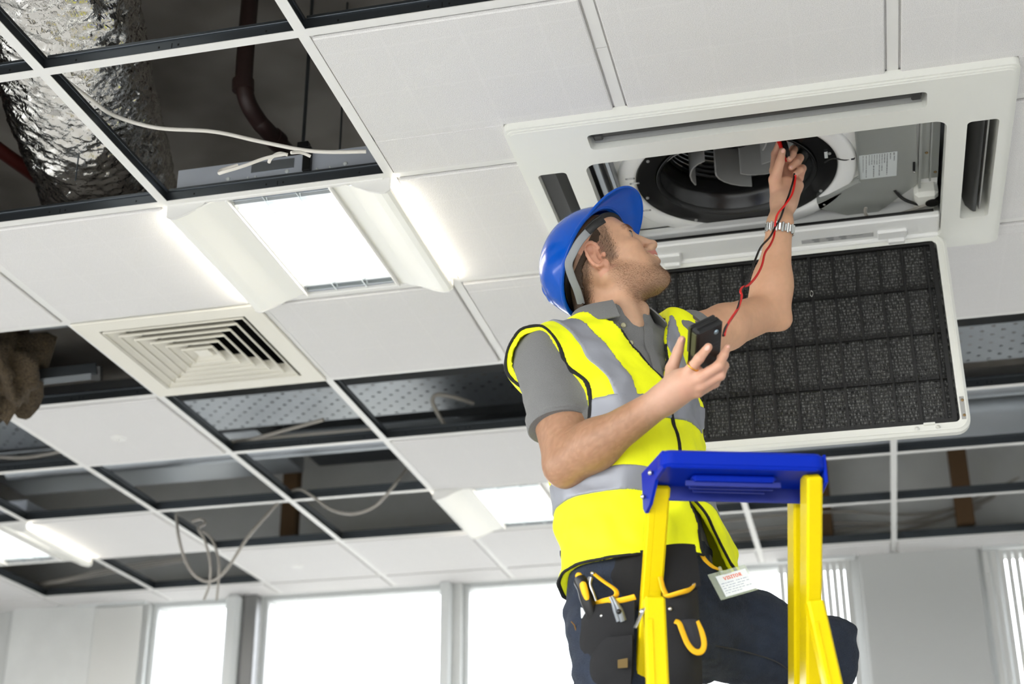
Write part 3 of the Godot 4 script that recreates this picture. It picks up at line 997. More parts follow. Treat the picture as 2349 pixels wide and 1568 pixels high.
func air_conditioner() -> void:
	var cream := mat("ac_cream", Color(0.9, 0.9, 0.875), 0.35)
	var foam := mat("ac_foam", Color(0.93, 0.93, 0.925), 0.75)
	var flapm := mat("ac_flap", Color(0.13, 0.127, 0.125), 0.45)
	var gloss := mat("ac_black", Color(0.07, 0.07, 0.072), 0.22)
	var fan := mat("ac_fan", Color(0.62, 0.62, 0.61), 0.45)
	var sheet := mat("ac_sheet", Color(0.66, 0.67, 0.655), 0.42, 0.35)
	sheet.roughness_texture = ntex(noise(0.02, 4, 51), Color(0.85, 0.85, 0.85), Color.WHITE, 512)
	sheet.uv1_triplanar = true
	sheet.uv1_scale = Vector3.ONE * 3.0
	var o := base("air_conditioner")
	var O := Vector3(1.495, 0, -0.85)
	o.position = c(O.x, 0, O.z)
	tag(o, "white ceiling cassette air conditioner with its cover open and the fan showing", "air conditioner")
	# panel with its openings
	var root := CSGCombiner3D.new()
	root.name = "panel"
	o.add_child(root)
	root.material_override = cream
	var flat := func(poly: PackedVector2Array, y0: float, y1: float, op: int) -> void:
		var p := CSGPolygon3D.new()
		p.name = "cut" if op == CSGShape3D.OPERATION_SUBTRACTION else "plate"
		p.polygon = poly
		p.depth = y1 - y0
		p.operation = op
		p.transform = Transform3D(Basis(Vector3(1, 0, 0), Vector3(0, 0, -1), Vector3(0, 1, 0)), Vector3(0, y0, 0) if true else Vector3.ZERO)
		p.position.y = y1
		root.add_child(p, true)
	# polygon y is -z, so far is up
	flat.call(rr(1.14, 0.84, 0.02), -0.024, 0.0, CSGShape3D.OPERATION_UNION)
	flat.call(rr(1.128, 0.828, 0.018), -0.028, -0.024, CSGShape3D.OPERATION_UNION)
	flat.call(rr(1.118, 0.818, 0.016), -0.031, -0.028, CSGShape3D.OPERATION_UNION)
	var op := rr(0.836, 0.58, 0.03, 6, Vector2(0.004, 0.055))
	flat.call(op, -0.05, 0.05, CSGShape3D.OPERATION_SUBTRACTION)
	var slots := [[Vector2(-0.004, -0.332), Vector2(0.76, 0.066)], [Vector2(-0.004, 0.4), Vector2(0.5, 0.02)], [Vector2(-0.498, 0.02), Vector2(0.07, 0.47)], [Vector2(0.502, 0.02), Vector2(0.07, 0.47)]]
	for k in 4:
		if k != 1:
			flat.call(rr(slots[k][1].x, slots[k][1].y, 0.012, 6, slots[k][0]), -0.05, 0.05, CSGShape3D.OPERATION_SUBTRACTION)
	for k in [0, 2, 3]:
		var ce: Vector2 = slots[k][0]
		var sz: Vector2 = slots[k][1]
		var at := Vector3(ce.x, 0, -ce.y)
		put("outlet", hole_ring(sz.x, sz.y, 0.012, at, 0.0, 0.085, 0.004), cream if k != 2 else foam, o)
		put("outlet_back", MB.new().box(at + Vector3(0, 0.087, 0), Vector3(sz.x, 0.003, sz.y)), M.dark, o)
		# louvre blade in the outlet, its lower edge curved
		var blade := PackedVector3Array()
		var along := Vector3.RIGHT if k == 0 else Vector3(0, 0, -1)
		var across := Vector3(0, 0, 1) if k == 0 else Vector3.RIGHT
		var length := (sz.x if k == 0 else sz.y) - 0.02
		var curve := [Vector2(0.03, -0.018), Vector2(0.012, -0.019), Vector2(-0.008, -0.015), Vector2(-0.018, -0.006), Vector2(-0.021, 0.012)]
		if k == 2:
			curve = [Vector2(-0.034, -0.012), Vector2(-0.012, -0.008), Vector2(0.0, -0.004), Vector2(0.001, -0.007), Vector2(0.018, 0.004), Vector2(0.032, 0.02)]
		elif k == 3:
			curve = [Vector2(-0.024, 0.03), Vector2(-0.018, 0.002), Vector2(-0.006, -0.014), Vector2(0.0, -0.019), Vector2(0.006, -0.019)]
		for e in 2:
			for q in curve:
				blade.append(at + along * (e - 0.5) * length + across * q.x + Vector3(0, q.y, 0))
		var bl := put("louvre", MB.new().sheet(blade, curve.size(), 0.0), flapm, o)
		if k == 0:
			put("edge_strip", MB.new().box(at + Vector3(0, -0.006, -0.024), Vector3(length, 0.022, 0.004), Basis(Vector3.RIGHT, 0.3)), M.ac_fan, bl)
			for s in [-1.0, 1.0]:
				put("pivot", MB.new().box(at + Vector3(s * (length / 2 - 0.012), -0.018, 0.0), Vector3(0.022, 0.008, 0.024), Basis(), 0.003), flapm, bl)
		elif k == 3:
			put("inner_vane", MB.new().box(at + Vector3(0.012, 0.012, 0), Vector3(0.004, 0.05, length), Basis(Vector3.BACK, 0.15)), fan, bl)
		else:
			put("inner_vane", MB.new().box(at + Vector3(-0.02, 0.02, 0), Vector3(0.004, 0.04, length), Basis(Vector3.BACK, -0.3)), fan, bl)
	# body of the unit, above the panel
	var body := MB.new()
	var bw := 0.425
	for s in [-1.0, 1.0]:
		body.box(Vector3(0.004 + s * (bw + 0.004), 0.13, -0.055), Vector3(0.006, 0.3, 0.6))
		body.box(Vector3(0.004, 0.13, -0.055 + s * 0.3), Vector3(bw * 2, 0.3, 0.006))
	body.box(Vector3(0.004, 0.3, -0.055), Vector3(bw * 2, 0.006, 0.61))
	put("casing", body, M.galvanised, o)
	# foam drain pan with a round opening
	var fc := Vector3(1.42 - O.x, 0.05, -0.885 - O.z)
	var outer := PackedVector2Array()
	var inner := PackedVector2Array()
	for k in 96:
		var an := TAU * k / 96.0
		var dv := Vector2(cos(an), sin(an))
		var x1 := (0.42 - fc.x) if dv.x > 0 else (0.41 + fc.x)
		var z1 := (0.235 + fc.z) if dv.y > 0 else (0.28 - fc.z)
		var sc := minf(x1 / maxf(absf(dv.x), 1e-4), (0.235 + fc.z + 0.03) / maxf(absf(dv.y), 1e-4) if dv.y > 0 else (0.19 - fc.z) / maxf(absf(dv.y), 1e-4))
		outer.append(dv * maxf(sc, 0.262))
		inner.append(dv * 0.252)
	var down := Transform3D(Basis(Vector3(1, 0, 0), Vector3(0, 0, -1), Vector3(0, 1, 0)), fc)
	var lo := Transform3D(Basis(Vector3(1, 0, 0), Vector3(0, 0, 1), Vector3(0, -1, 0)), fc + Vector3(0, 0.03, 0))
	for k in 96:
		outer[k].y = -outer[k].y
		inner[k].y = -inner[k].y
	var pan := MB.new()
	pan.ring(outer, inner, lo, 0.03)
	put("drain_pan", pan, foam, o)
	put("pan_rim", MB.new().lathe(PackedVector2Array([Vector2(0.3, 0.002), Vector2(0.298, -0.006), Vector2(0.292, -0.01), Vector2(0.262, -0.01), Vector2(0.254, -0.006), Vector2(0.25, 0.03)]), Transform3D(Basis().scaled(Vector3(1, 1, 1)), fc), 96), foam, o)
	var pan2 := MB.new()
	pan2.cell(Vector3(-0.41, -0.012, -0.335), Vector3(0.42, 0.075, -0.3), 0.01)
	pan2.box(Vector3(-0.2, 0.04, -0.285), Vector3(0.4, 0.03, 0.06), Basis(Vector3.RIGHT, 0.5), 0.012)
	put("pan_edge", pan2, foam, o)
	put("seal_strip", MB.new().box(Vector3(-0.01, -0.006, -0.2365), Vector3(0.83, 0.006, 0.006)), M.black, o)
	# aluminium rails at both sides of the opening
	for s in [-1.0, 1.0]:
		if s > 0:
			continue
		put("side_rail", MB.new().cell(Vector3(0.004 + s * 0.4 - 0.008, 0.0, -0.3), Vector3(0.004 + s * 0.4 + 0.008, 0.04, 0.23), 0.002).cell(Vector3(0.004 + s * 0.375 - 0.006, 0.01, -0.3), Vector3(0.004 + s * 0.375 + 0.006, 0.05, 0.23), 0.002), foam if s > 0 else M.galvanised, o)
	# bell mouth, fan and fins
	var bx := Transform3D(Basis(), fc)
	put("bell_mouth", MB.new().lathe(PackedVector2Array([Vector2(0.252, 0.004), Vector2(0.25, -0.004), Vector2(0.23, -0.004), Vector2(0.205, 0.002), Vector2(0.198, 0.0), Vector2(0.192, 0.006), Vector2(0.188, 0.03), Vector2(0.182, 0.034), Vector2(0.178, 0.06), Vector2(0.176, 0.1)]), bx, 96), gloss, o)
	put("throat_ring", MB.new().lathe(PackedVector2Array([Vector2(0.2, -0.002), Vector2(0.197, -0.006), Vector2(0.193, -0.002), Vector2(0.19, 0.008)]), bx, 96), M.black, o)
	for k in 8:
		var an := TAU * (k + 0.3) / 8.0
		var sp := Transform3D(Basis(), fc + Vector3(cos(an) * 0.24, -0.005, sin(an) * 0.24))
		put("screw", MB.new().lathe(PackedVector2Array([Vector2(0, -0.003), Vector2(0.004, -0.002), Vector2(0.0045, 0.002)]), sp, 10), fan, o)
	var wheel := base("fan", o)
	wheel.position = fc
	put("hub", MB.new().lathe(PackedVector2Array([Vector2(0.0, 0.1), Vector2(0.05, 0.105), Vector2(0.09, 0.14), Vector2(0.16, 0.2), Vector2(0.17, 0.23)]), Transform3D(), 40), gloss, wheel)
	for k in 7:
		var p := PackedVector3Array()
		for j in 5:
			for i in 7:
				var f := i / 6.0
				var an := TAU * k / 7.0 + 0.35 + f * 0.95
				var r := lerpf(0.075, 0.17, f)
				p.append(Vector3(cos(an) * r, lerpf(0.045 + 0.012 * f, 0.2, j / 4.0), sin(an) * r))
		put("blade", MB.new().sheet(p, 7, 0.004), fan, wheel)
	var fins := MB.new()
	for k in 9:
		fins.lathe(PackedVector2Array([Vector2(0.17, 0.085 + k * 0.014), Vector2(0.176, 0.09 + k * 0.014), Vector2(0.17, 0.095 + k * 0.014), Vector2(0.174, 0.099 + k * 0.014)]), bx, 64, false)
	put("fin_ring", fins, M.black, o)
	# control box: folded sheet metal
	var pol := PackedVector2Array([Vector2(1.715, -0.6), Vector2(1.853, -0.6), Vector2(1.868, -1.02), Vector2(1.755, -1.165), Vector2(1.7, -1.16), Vector2(1.616, -1.095), Vector2(1.613, -1.05), Vector2(1.722, -0.97)])
	var q := PackedVector2Array()
	for p in pol:
		q.append(Vector2(p.x - O.x, -(p.y - O.z)))
	var box := put("control_box", MB.new().extrude(q, Transform3D(Basis(Vector3(1, 0, 0), Vector3(0, 0, -1), Vector3(0, 1, 0)), Vector3(0, 0.04, 0)), 0.04, 0.003), sheet, o)
	put("box_flange", MB.new().bar(Vector3(1.614, 0.045, -1.05) - O, Vector3(1.722, 0.045, -0.965) - O, 0.006, 0.03, Vector3.UP).bar(Vector3(1.722, 0.038, -0.965) - O, Vector3(1.716, 0.038, -0.62) - O, 0.004, 0.01), sheet, box)
	var lt := dashes(220, 120, Color(0.8, 0.82, 0.82), Color(0.3, 0.3, 0.32), [[8, 5, 6, 26, 12], [8, 3, 34, 80, 9], [20, 3, 6, 60, 10], [30, 3, 6, 200, 10], [38, 3, 6, 90, 8], [46, 3, 6, 96, 6], [54, 3, 6, 96, 6], [62, 3, 6, 96, 6], [70, 3, 6, 96, 6], [78, 3, 6, 96, 6], [86, 3, 6, 96, 6], [46, 3, 104, 160, 9], [54, 3, 104, 200, 9], [72, 3, 104, 210, 12], [96, 2, 6, 210, 16], [106, 2, 6, 160, 9]], 5)
	var lm := printed("ac_label", lt)
	put("rating_label", MB.new().box(Vector3(1.768, 0.0385, -0.905) - O, Vector3(0.092, 0.0015, 0.118), Basis(Vector3.UP, 0.02)), lm, box)
	for s in [[1.843, -0.68], [1.855, -0.93]]:
		put("slot", MB.new().box(Vector3(s[0], 0.0385, s[1]) - O, Vector3(0.006, 0.003, 0.04)), M.black, box)
	for s in [[1.63, -1.075], [1.72, -0.955], [1.856, -0.96]]:
		put("screw", MB.new().ball(Vector3(s[0], 0.039, s[1]) - O, Vector3(0.004, 0.002, 0.004), Basis(), 8), M.steel, box)
	var rail := put("fixing_plate", MB.new().cell(Vector3(1.872, 0.045, -1.01) - O, Vector3(1.915, 0.049, -0.6) - O).cell(Vector3(1.893, 0.036, -1.01) - O, Vector3(1.897, 0.05, -0.6) - O).cell(Vector3(1.866, 0.03, -1.03) - O, Vector3(1.872, 0.05, -0.6) - O), sheet, o)
	for s in [[1.882, -0.72], [1.885, -0.88], [1.905, -0.66], [1.908, -0.98]]:
		put("screw", MB.new().ball(Vector3(s[0], 0.044, s[1]) - O, Vector3(0.0045, 0.003, 0.0045), Basis(), 8), mat("brass", Color(0.6, 0.5, 0.35), 0.4, 0.8) if not M.has("brass") else M.brass, rail)
	# drain pump and wiring in the far right corner
	var pump := put("drain_pump", MB.new().lathe(PackedVector2Array([Vector2(0.0, -0.02), Vector2(0.024, -0.02), Vector2(0.027, -0.016), Vector2(0.027, 0.05), Vector2(0, 0.05)]), Transform3D(Basis(), Vector3(1.9, 0.02, -1.155) - O), 28).box(Vector3(1.885, 0.04, -1.09) - O, Vector3(0.06, 0.05, 0.1), Basis(), 0.01), cream, o)
	put("outlet_hole", MB.new().tube(PackedVector3Array([Vector3(1.9, 0.012, -1.085) - O, Vector3(1.9, 0.03, -1.085) - O]), 0.018, 18), M.black, pump)
	put("pump_foam", MB.new().extrude(PackedVector2Array([Vector2(0.3, 0.2), Vector2(0.385, 0.12), Vector2(0.385, 0.23), Vector2(0.37, 0.29), Vector2(0.31, 0.29)]), Transform3D(Basis(Vector3(1, 0, 0), Vector3(0, 0, -1), Vector3(0, 1, 0)), Vector3(0, 0.055, 0)), 0.03, 0.004), foam, o)
	for k in 4:
		var col: Material = [M.cable_grey, M.cable_white, M.black, M.black][k]
		var off := Vector3(0.002, 0.004, -0.006) * (k % 2)
		var route := [(Vector3(1.733, 2.93, -1.1) - c(O.x, 0, O.z)), (Vector3(1.731, 2.918, -1.106) - c(O.x, 0, O.z)), (Vector3(1.743, 2.908, -1.124) - c(O.x, 0, O.z)), (Vector3(1.769, 2.906, -1.124) - c(O.x, 0, O.z)), (Vector3(1.825, 2.908, -1.11) - c(O.x, 0, O.z)), (Vector3(1.885, 2.914, -1.093) - c(O.x, 0, O.z))] if k < 2 else [(Vector3(1.808, 2.94, -1.043) - c(O.x, 0, O.z)), (Vector3(1.822, 2.93, -1.065) - c(O.x, 0, O.z)), (Vector3(1.842, 2.92, -1.077) - c(O.x, 0, O.z)), (Vector3(1.878, 2.918, -1.104) - c(O.x, 0, O.z))]
		for q2 in route.size():
			route[q2] += off
		put("wire", MB.new().tube(smooth(PackedVector3Array(route), 8), 0.0035, 8), col, o)
	put("sensor_wire", MB.new().tube(smooth(PackedVector3Array([Vector3(1.64, 0.04, -0.86) - O, Vector3(1.66, 0.04, -0.845) - O, Vector3(1.69, 0.04, -0.86) - O, Vector3(1.712, 0.045, -0.86) - O]), 8), 0.002, 6).box(Vector3(1.708, 0.045, -0.86) - O, Vector3(0.012, 0.012, 0.012), Basis(), 0.003), M.black, o)
	put("clip", MB.new().box(Vector3(1.645, 0.043, -0.83) - O, Vector3(0.008, 0.003, 0.026)), M.label, o)
	var st := printed("ac_marks", dashes(64, 20, Color(0.5, 0.5, 0.5), Color(0.85, 0.85, 0.85), [[4, 12, 4, 60, 12]], 9))
	for s in [[1.165, -0.79], [1.172, -0.815], [1.18, -0.96]]:
		put("moulded_mark", MB.new().box(Vector3(s[0], 0.0195, s[1]) - O, Vector3(0.024, 0.001, 0.007), Basis(Vector3.UP, 0.06)), st, o)
	put("paper_sticker", MB.new().box(Vector3(1.215, 0.041, -0.71) - O, Vector3(0.06, 0.001, 0.04), Basis(Vector3.UP, -0.35)), printed("ac_sticker", dashes(64, 48, Color(0.86, 0.86, 0.85), Color(0.35, 0.35, 0.35), [[8, 14, 34, 58, 9], [30, 3, 6, 40, 9]], 4)), o)
	# ledge with hinges and a warning sticker
	put("ledge", MB.new().cell(Vector3(-0.41, -0.022, -0.343), Vector3(0.42, -0.004, -0.24), 0.004).cell(Vector3(-0.41, -0.03, -0.345), Vector3(0.42, -0.01, -0.33), 0.004), foam, o)
	for s in [-0.29, 0.3]:
		put("hinge", MB.new().box(Vector3(s, -0.026, -0.305), Vector3(0.075, 0.01, 0.04), Basis(), 0.003).box(Vector3(s + 0.01, -0.032, -0.335), Vector3(0.045, 0.014, 0.02), Basis(), 0.003), foam, o)
	var wt := dashes(320, 40, Color(0.72, 0.72, 0.72), Color(0.42, 0.42, 0.43), [[6, 6, 70, 120, 12], [15, 4, 14, 150, 12], [22, 4, 6, 150, 12], [30, 4, 6, 150, 12], [15, 3, 170, 290, 14], [22, 3, 170, 310, 14], [30, 3, 170, 310, 14]], 8)
	put("warning_sticker", MB.new().box(Vector3(1.655, -0.0225, -1.153) - O, Vector3(0.185, 0.001, 0.022)), printed("ac_warning", wt), o)
	# cover hanging open on its hinges, with the filter in it
	var cv := base("grille_cover", o)
	cv.position = Vector3(0.01, -0.018, -0.34)
	var W := 0.85
	var HH := 0.552
	var face := Transform3D(Basis(), Vector3(0, -HH / 2, -0.03))
	put("cover_frame", MB.new().ring(rr(W, HH, 0.035), rr(W - 0.05, HH - 0.05, 0.012), face, 0.028, 0.006), cream, cv)
	put("cover_lip", MB.new().ring(rr(W - 0.012, HH - 0.012, 0.03), rr(W - 0.02, HH - 0.02, 0.026), Transform3D(Basis(), Vector3(0, -HH / 2, -0.004)), 0.006, 0.001), cream, cv)
	var bk := mat("filter_back", Color(0.62, 0.62, 0.61), 0.8)
	bk.albedo_texture = ntex(noise(0.05, 3, 61), Color(0.25, 0.25, 0.25), Color(1, 1, 1), 512, 0.3, 0.7)
	bk.uv1_scale = Vector3(6, 1.2, 1)
	put("grille_back", MB.new().box(Vector3(0, -HH / 2, -0.028), Vector3(W - 0.04, HH - 0.04, 0.003)), bk, cv)
	var fb := mat("filter_black", Color(0.03, 0.03, 0.032), 0.5)
	var fw := W - 0.06
	var fh := HH - 0.045
	put("filter_frame", MB.new().ring(rr(fw, fh, 0.008), rr(fw - 0.026, fh - 0.022, 0.004), Transform3D(Basis(), Vector3(0, -HH / 2 + 0.002, -0.014)), 0.012, 0.002), fb, cv)
	var vm := MB.new().box(Vector3.ZERO, Vector3(0.0075, fh - 0.02, 0.008), Basis(), 0.001).done()
	var nv := 14
	for k in range(1, nv):
		var rb := put("filter_rib", vm, fb, cv)
		rb.position = Vector3(fw / 2 - 0.026 - (k - 1) * 0.0595, -HH / 2, -0.011)
	for k in 3:
		var y := -HH / 2 + fh * (0.25 - 0.25 * k)
		var hb := MB.new().box(Vector3(0, y, -0.012), Vector3(fw - 0.02, 0.008, 0.006))
		for s in 54:
			hb.box(Vector3(-fw / 2 + 0.02 + s * (fw - 0.04) / 53.0, y, -0.008), Vector3(0.0065, 0.012, 0.007), Basis(), 0.001)
		put("filter_bar", hb, fb, cv)
	var net := MB.new()
	var ny := 58
	for k in ny:
		net.box(Vector3(0, -HH / 2 - fh / 2 + 0.012 + k * (fh - 0.024) / (ny - 1), -0.0165), Vector3(fw - 0.02, 0.0022, 0.0016))
	var nx := 68
	for k in nx:
		net.box(Vector3(-fw / 2 + 0.01 + k * (fw - 0.02) / (nx - 1), -HH / 2, -0.0155), Vector3(0.0018, fh - 0.02, 0.0016))
	put("filter_net", net, mat("filter_net", Color(0.16, 0.16, 0.16), 0.6), cv).set_meta("kind", "stuff")
	put("bracket_plate", MB.new().box(Vector3(W / 2 - 0.014, -HH + 0.06, -0.0015), Vector3(0.014, 0.06, 0.002)), M.steel, cv)
	for k in 2:
		put("bracket_screw", MB.new().ball(Vector3(W / 2 - 0.014, -HH + 0.04 + k * 0.04, 0.0), Vector3(0.004, 0.004, 0.002), Basis(), 8), M.brass, cv)
		put("moulded_stud", MB.new().lathe(PackedVector2Array([Vector2(0, 0.003), Vector2(0.005, 0.002), Vector2(0.006, -0.001)]), Transform3D(Basis(Vector3.RIGHT, PI / 2), Vector3(W / 2 - 0.08 - k * 0.05, -HH + 0.014, 0)), 12), cream, cv)
	put("catch", MB.new().box(Vector3(W / 2 - 0.1, -HH + 0.024, 0.0), Vector3(0.028, 0.006, 0.01), Basis(), 0.001), cream, cv)
	var tg := base("filter_tag", cv)
	tg.position = Vector3(0.07, -0.08, -0.004)
	put("tag_strap", MB.new().box(Vector3.ZERO, Vector3(0.007, 0.1, 0.003)), fb, tg)
	put("tag_ring", MB.new().tube(smooth(PackedVector3Array([Vector3(0, -0.05, 0.003), Vector3(0.004, -0.058, 0.003), Vector3(0, -0.068, 0.003), Vector3(-0.004, -0.058, 0.003), Vector3(0, -0.05, 0.003)]), 5), 0.0012, 6), M.steel, tg)


# ---------------------------------------------------------------- step ladder
func ladder() -> void:
	var yel := mat("ladder_yellow", Color(0.86, 0.76, 0.0), 0.42)
	yel.roughness_texture = ntex(noise(0.03, 4, 71), Color(0.7, 0.7, 0.7), Color.WHITE, 256)
	var blue := mat("ladder_blue", Color(0.0, 0.14, 0.62), 0.35)
	blue.metallic_specular = 0.25
	var blue2 := mat("ladder_blue_dull", Color(0.1, 0.16, 0.5), 0.45)
	yel.metallic_specular = 0.3
	var o := base("step_ladder")
	o.position = Vector3(1.42, 0, -0.12)
	var O := o.position
	tag(o, "yellow step ladder with a blue moulded top tray, standing in front of the man", "ladder")
	var lft: Vector3 = Vector3(1.308, 1.926, -0.01836)
	var rgt: Vector3 = Vector3(1.584, 1.926, -0.1101)
	var wx := (rgt - lft) * Vector3(1, 0, 1)
	var W := wx.length()
	wx = wx.normalized()
	var dz := Vector3(wx.z, 0, -wx.x)  # away from the camera
	if dz.z > 0:
		dz = -dz
	var tb := Basis(wx, Vector3.UP, -dz)
	var tc := (lft + rgt) * 0.5 - O
	# top tray: shallow moulded lid with a skirt and a hanging board at the far side
	var lid := MB.new()
	var up := Transform3D(Basis(wx, dz, Vector3.UP) if Basis(wx, dz, Vector3.UP).determinant() > 0 else Basis(wx, dz, Vector3.UP), tc + dz * 0.065 + Vector3(0, -0.03, 0))
	lid.extrude(rr(W, 0.14, 0.02), up, 0.03, 0.005)
	put("top_cap", lid, blue, o)
	put("front_skirt", MB.new().box(tc + Vector3(0, -0.016, 0) + dz * 0.001, Vector3(W - 0.03, 0.032, 0.006), tb, 0.003), blue, o)
	for s in [-1.0, 1.0]:
		var dd := (dz - wx * 0.12).normalized() if s < 0 else dz
		var f := Transform3D(Basis(dd, Vector3.UP, dd.cross(Vector3.UP)), tc + wx * s * (W / 2 - 0.004))
		var pl := PackedVector2Array([Vector2(0.004, 0.0), Vector2(0.004, -0.032), Vector2(0.05, -0.038), Vector2(0.09, -0.07), Vector2(0.118, -0.078), Vector2(0.13, -0.066), Vector2(0.13, 0.0)])
		if s > 0:
			pl = PackedVector2Array([Vector2(0.004, 0.0), Vector2(0.004, -0.05), Vector2(0.05, -0.062), Vector2(0.13, -0.06), Vector2(0.13, 0.0)])
		var sp := put("side_plate", MB.new().extrude(pl, f, 0.006, 0.001), blue, o)
		if s < 0:
			for k in 2:
				put("rivet", MB.new().ball(tc + wx * (-W / 2 - 0.001) + dd * (0.06 + 0.05 * k) + Vector3(0, -0.022 - 0.028 * k, 0), Vector3(0.005, 0.005, 0.005), Basis(), 8), M.steel, sp)
	put("far_board", MB.new().box(tc + dz * 0.11 + Vector3(0, -0.03, 0), Vector3(W - 0.02, 0.052, 0.006), tb, 0.002), blue2, o)
	var ribs := put("tool_well", MB.new().box(tc + dz * 0.06 + Vector3(-0.01, -0.034, 0), Vector3(0.15, 0.014, 0.06), tb, 0.006), blue, o)
	for k in 3:
		put("rib", MB.new().box(tc + dz * (0.045 + 0.018 * k) + Vector3(-0.01, -0.043, 0), Vector3(0.17 - 0.02 * k, 0.01, 0.004), tb, 0.001), blue2, ribs)
	# rails run on down to the floor
	var rails := [
		["front_rail", Vector3(1.296, 1.926, -0.1043), Vector3(1.22, 1.584, -0.3199), 0.037, 0.028],
		["front_rail", Vector3(1.557, 1.899, -0.126), Vector3(1.517, 1.576, -0.3478), 0.028, 0.05],
		["rear_rail", Vector3(1.53, 1.916, -0.2276), Vector3(1.492, 1.595, -0.4485), 0.03, 0.05],
		["rear_rail", Vector3(1.287, 1.914, -0.1548), Vector3(1.214, 1.592, -0.358), 0.026, 0.03],
		["strut", Vector3(1.272, 1.692, -0.1159), Vector3(1.274, 1.542, -0.1004), 0.036, 0.026],
		["strut", Vector3(1.54, 1.686, -0.1828), Vector3(1.559, 1.541, -0.1688), 0.03, 0.026]]
	for r in rails:
		var a: Vector3 = r[1]
		var b: Vector3 = r[2]
		var d := (b - a) / (a.y - b.y)
		if r[0] != "strut":
			a -= d * (tc.y + O.y - 0.028 - a.y)
		var e := a + d * (a.y - 0.012)
		var wide: float = r[3]
		var deep: float = r[4]
		# open channel: web and two flanges
		var m := MB.new()
		m.bar(a - O, e - O, deep, wide, wx, 0.004)
		var fl := put(r[0], m, yel, o)
		m = MB.new()
		m.bar(a + d * 0.04 - O - dz * (deep * 0.5 + 0.001) - wx * wide * 0.32, e - O - dz * (deep * 0.5 + 0.001) - wx * wide * 0.32, 0.004, wide * 0.3, wx, 0.001)
		put("flange", m, yel, fl)
		put("foot", MB.new().box(e - O + Vector3(0, 0.006, 0), Vector3(wide + 0.012, 0.036, deep + 0.014), tb, 0.006), M.black, fl)
	# steps between the rear rails
	var ra: Vector3 = rails[3][1]
	var rb: Vector3 = rails[3][2]
	var qa: Vector3 = rails[2][1]
	var qb: Vector3 = rails[2][2]
	for k in 5:
		var y := 0.24 + 0.24 * k
		var l := ra + (rb - ra) * ((ra.y - y) / (ra.y - rb.y))
		var r := qa + (qb - qa) * ((qa.y - y) / (qa.y - qb.y))
		put("step", MB.new().bar(l - O + Vector3(0, -0.015, 0) - dz * 0.01, r - O + Vector3(0, -0.015, 0) - dz * 0.01, 0.1, 0.03, Vector3.UP.cross(wx), 0.004), M.galvanised, o)
	var br := put("spreader", MB.new().bar(Vector3(1.238, 1.64, -0.1103) - O, Vector3(1.256, 1.674, -0.109) - O, 0.022, 0.003, wx, 0.001), M.steel, o)
	put("rivet", MB.new().ball(Vector3(1.253, 1.667, -0.106) - O, Vector3(0.006, 0.006, 0.005), Basis(), 8), M.steel, br)


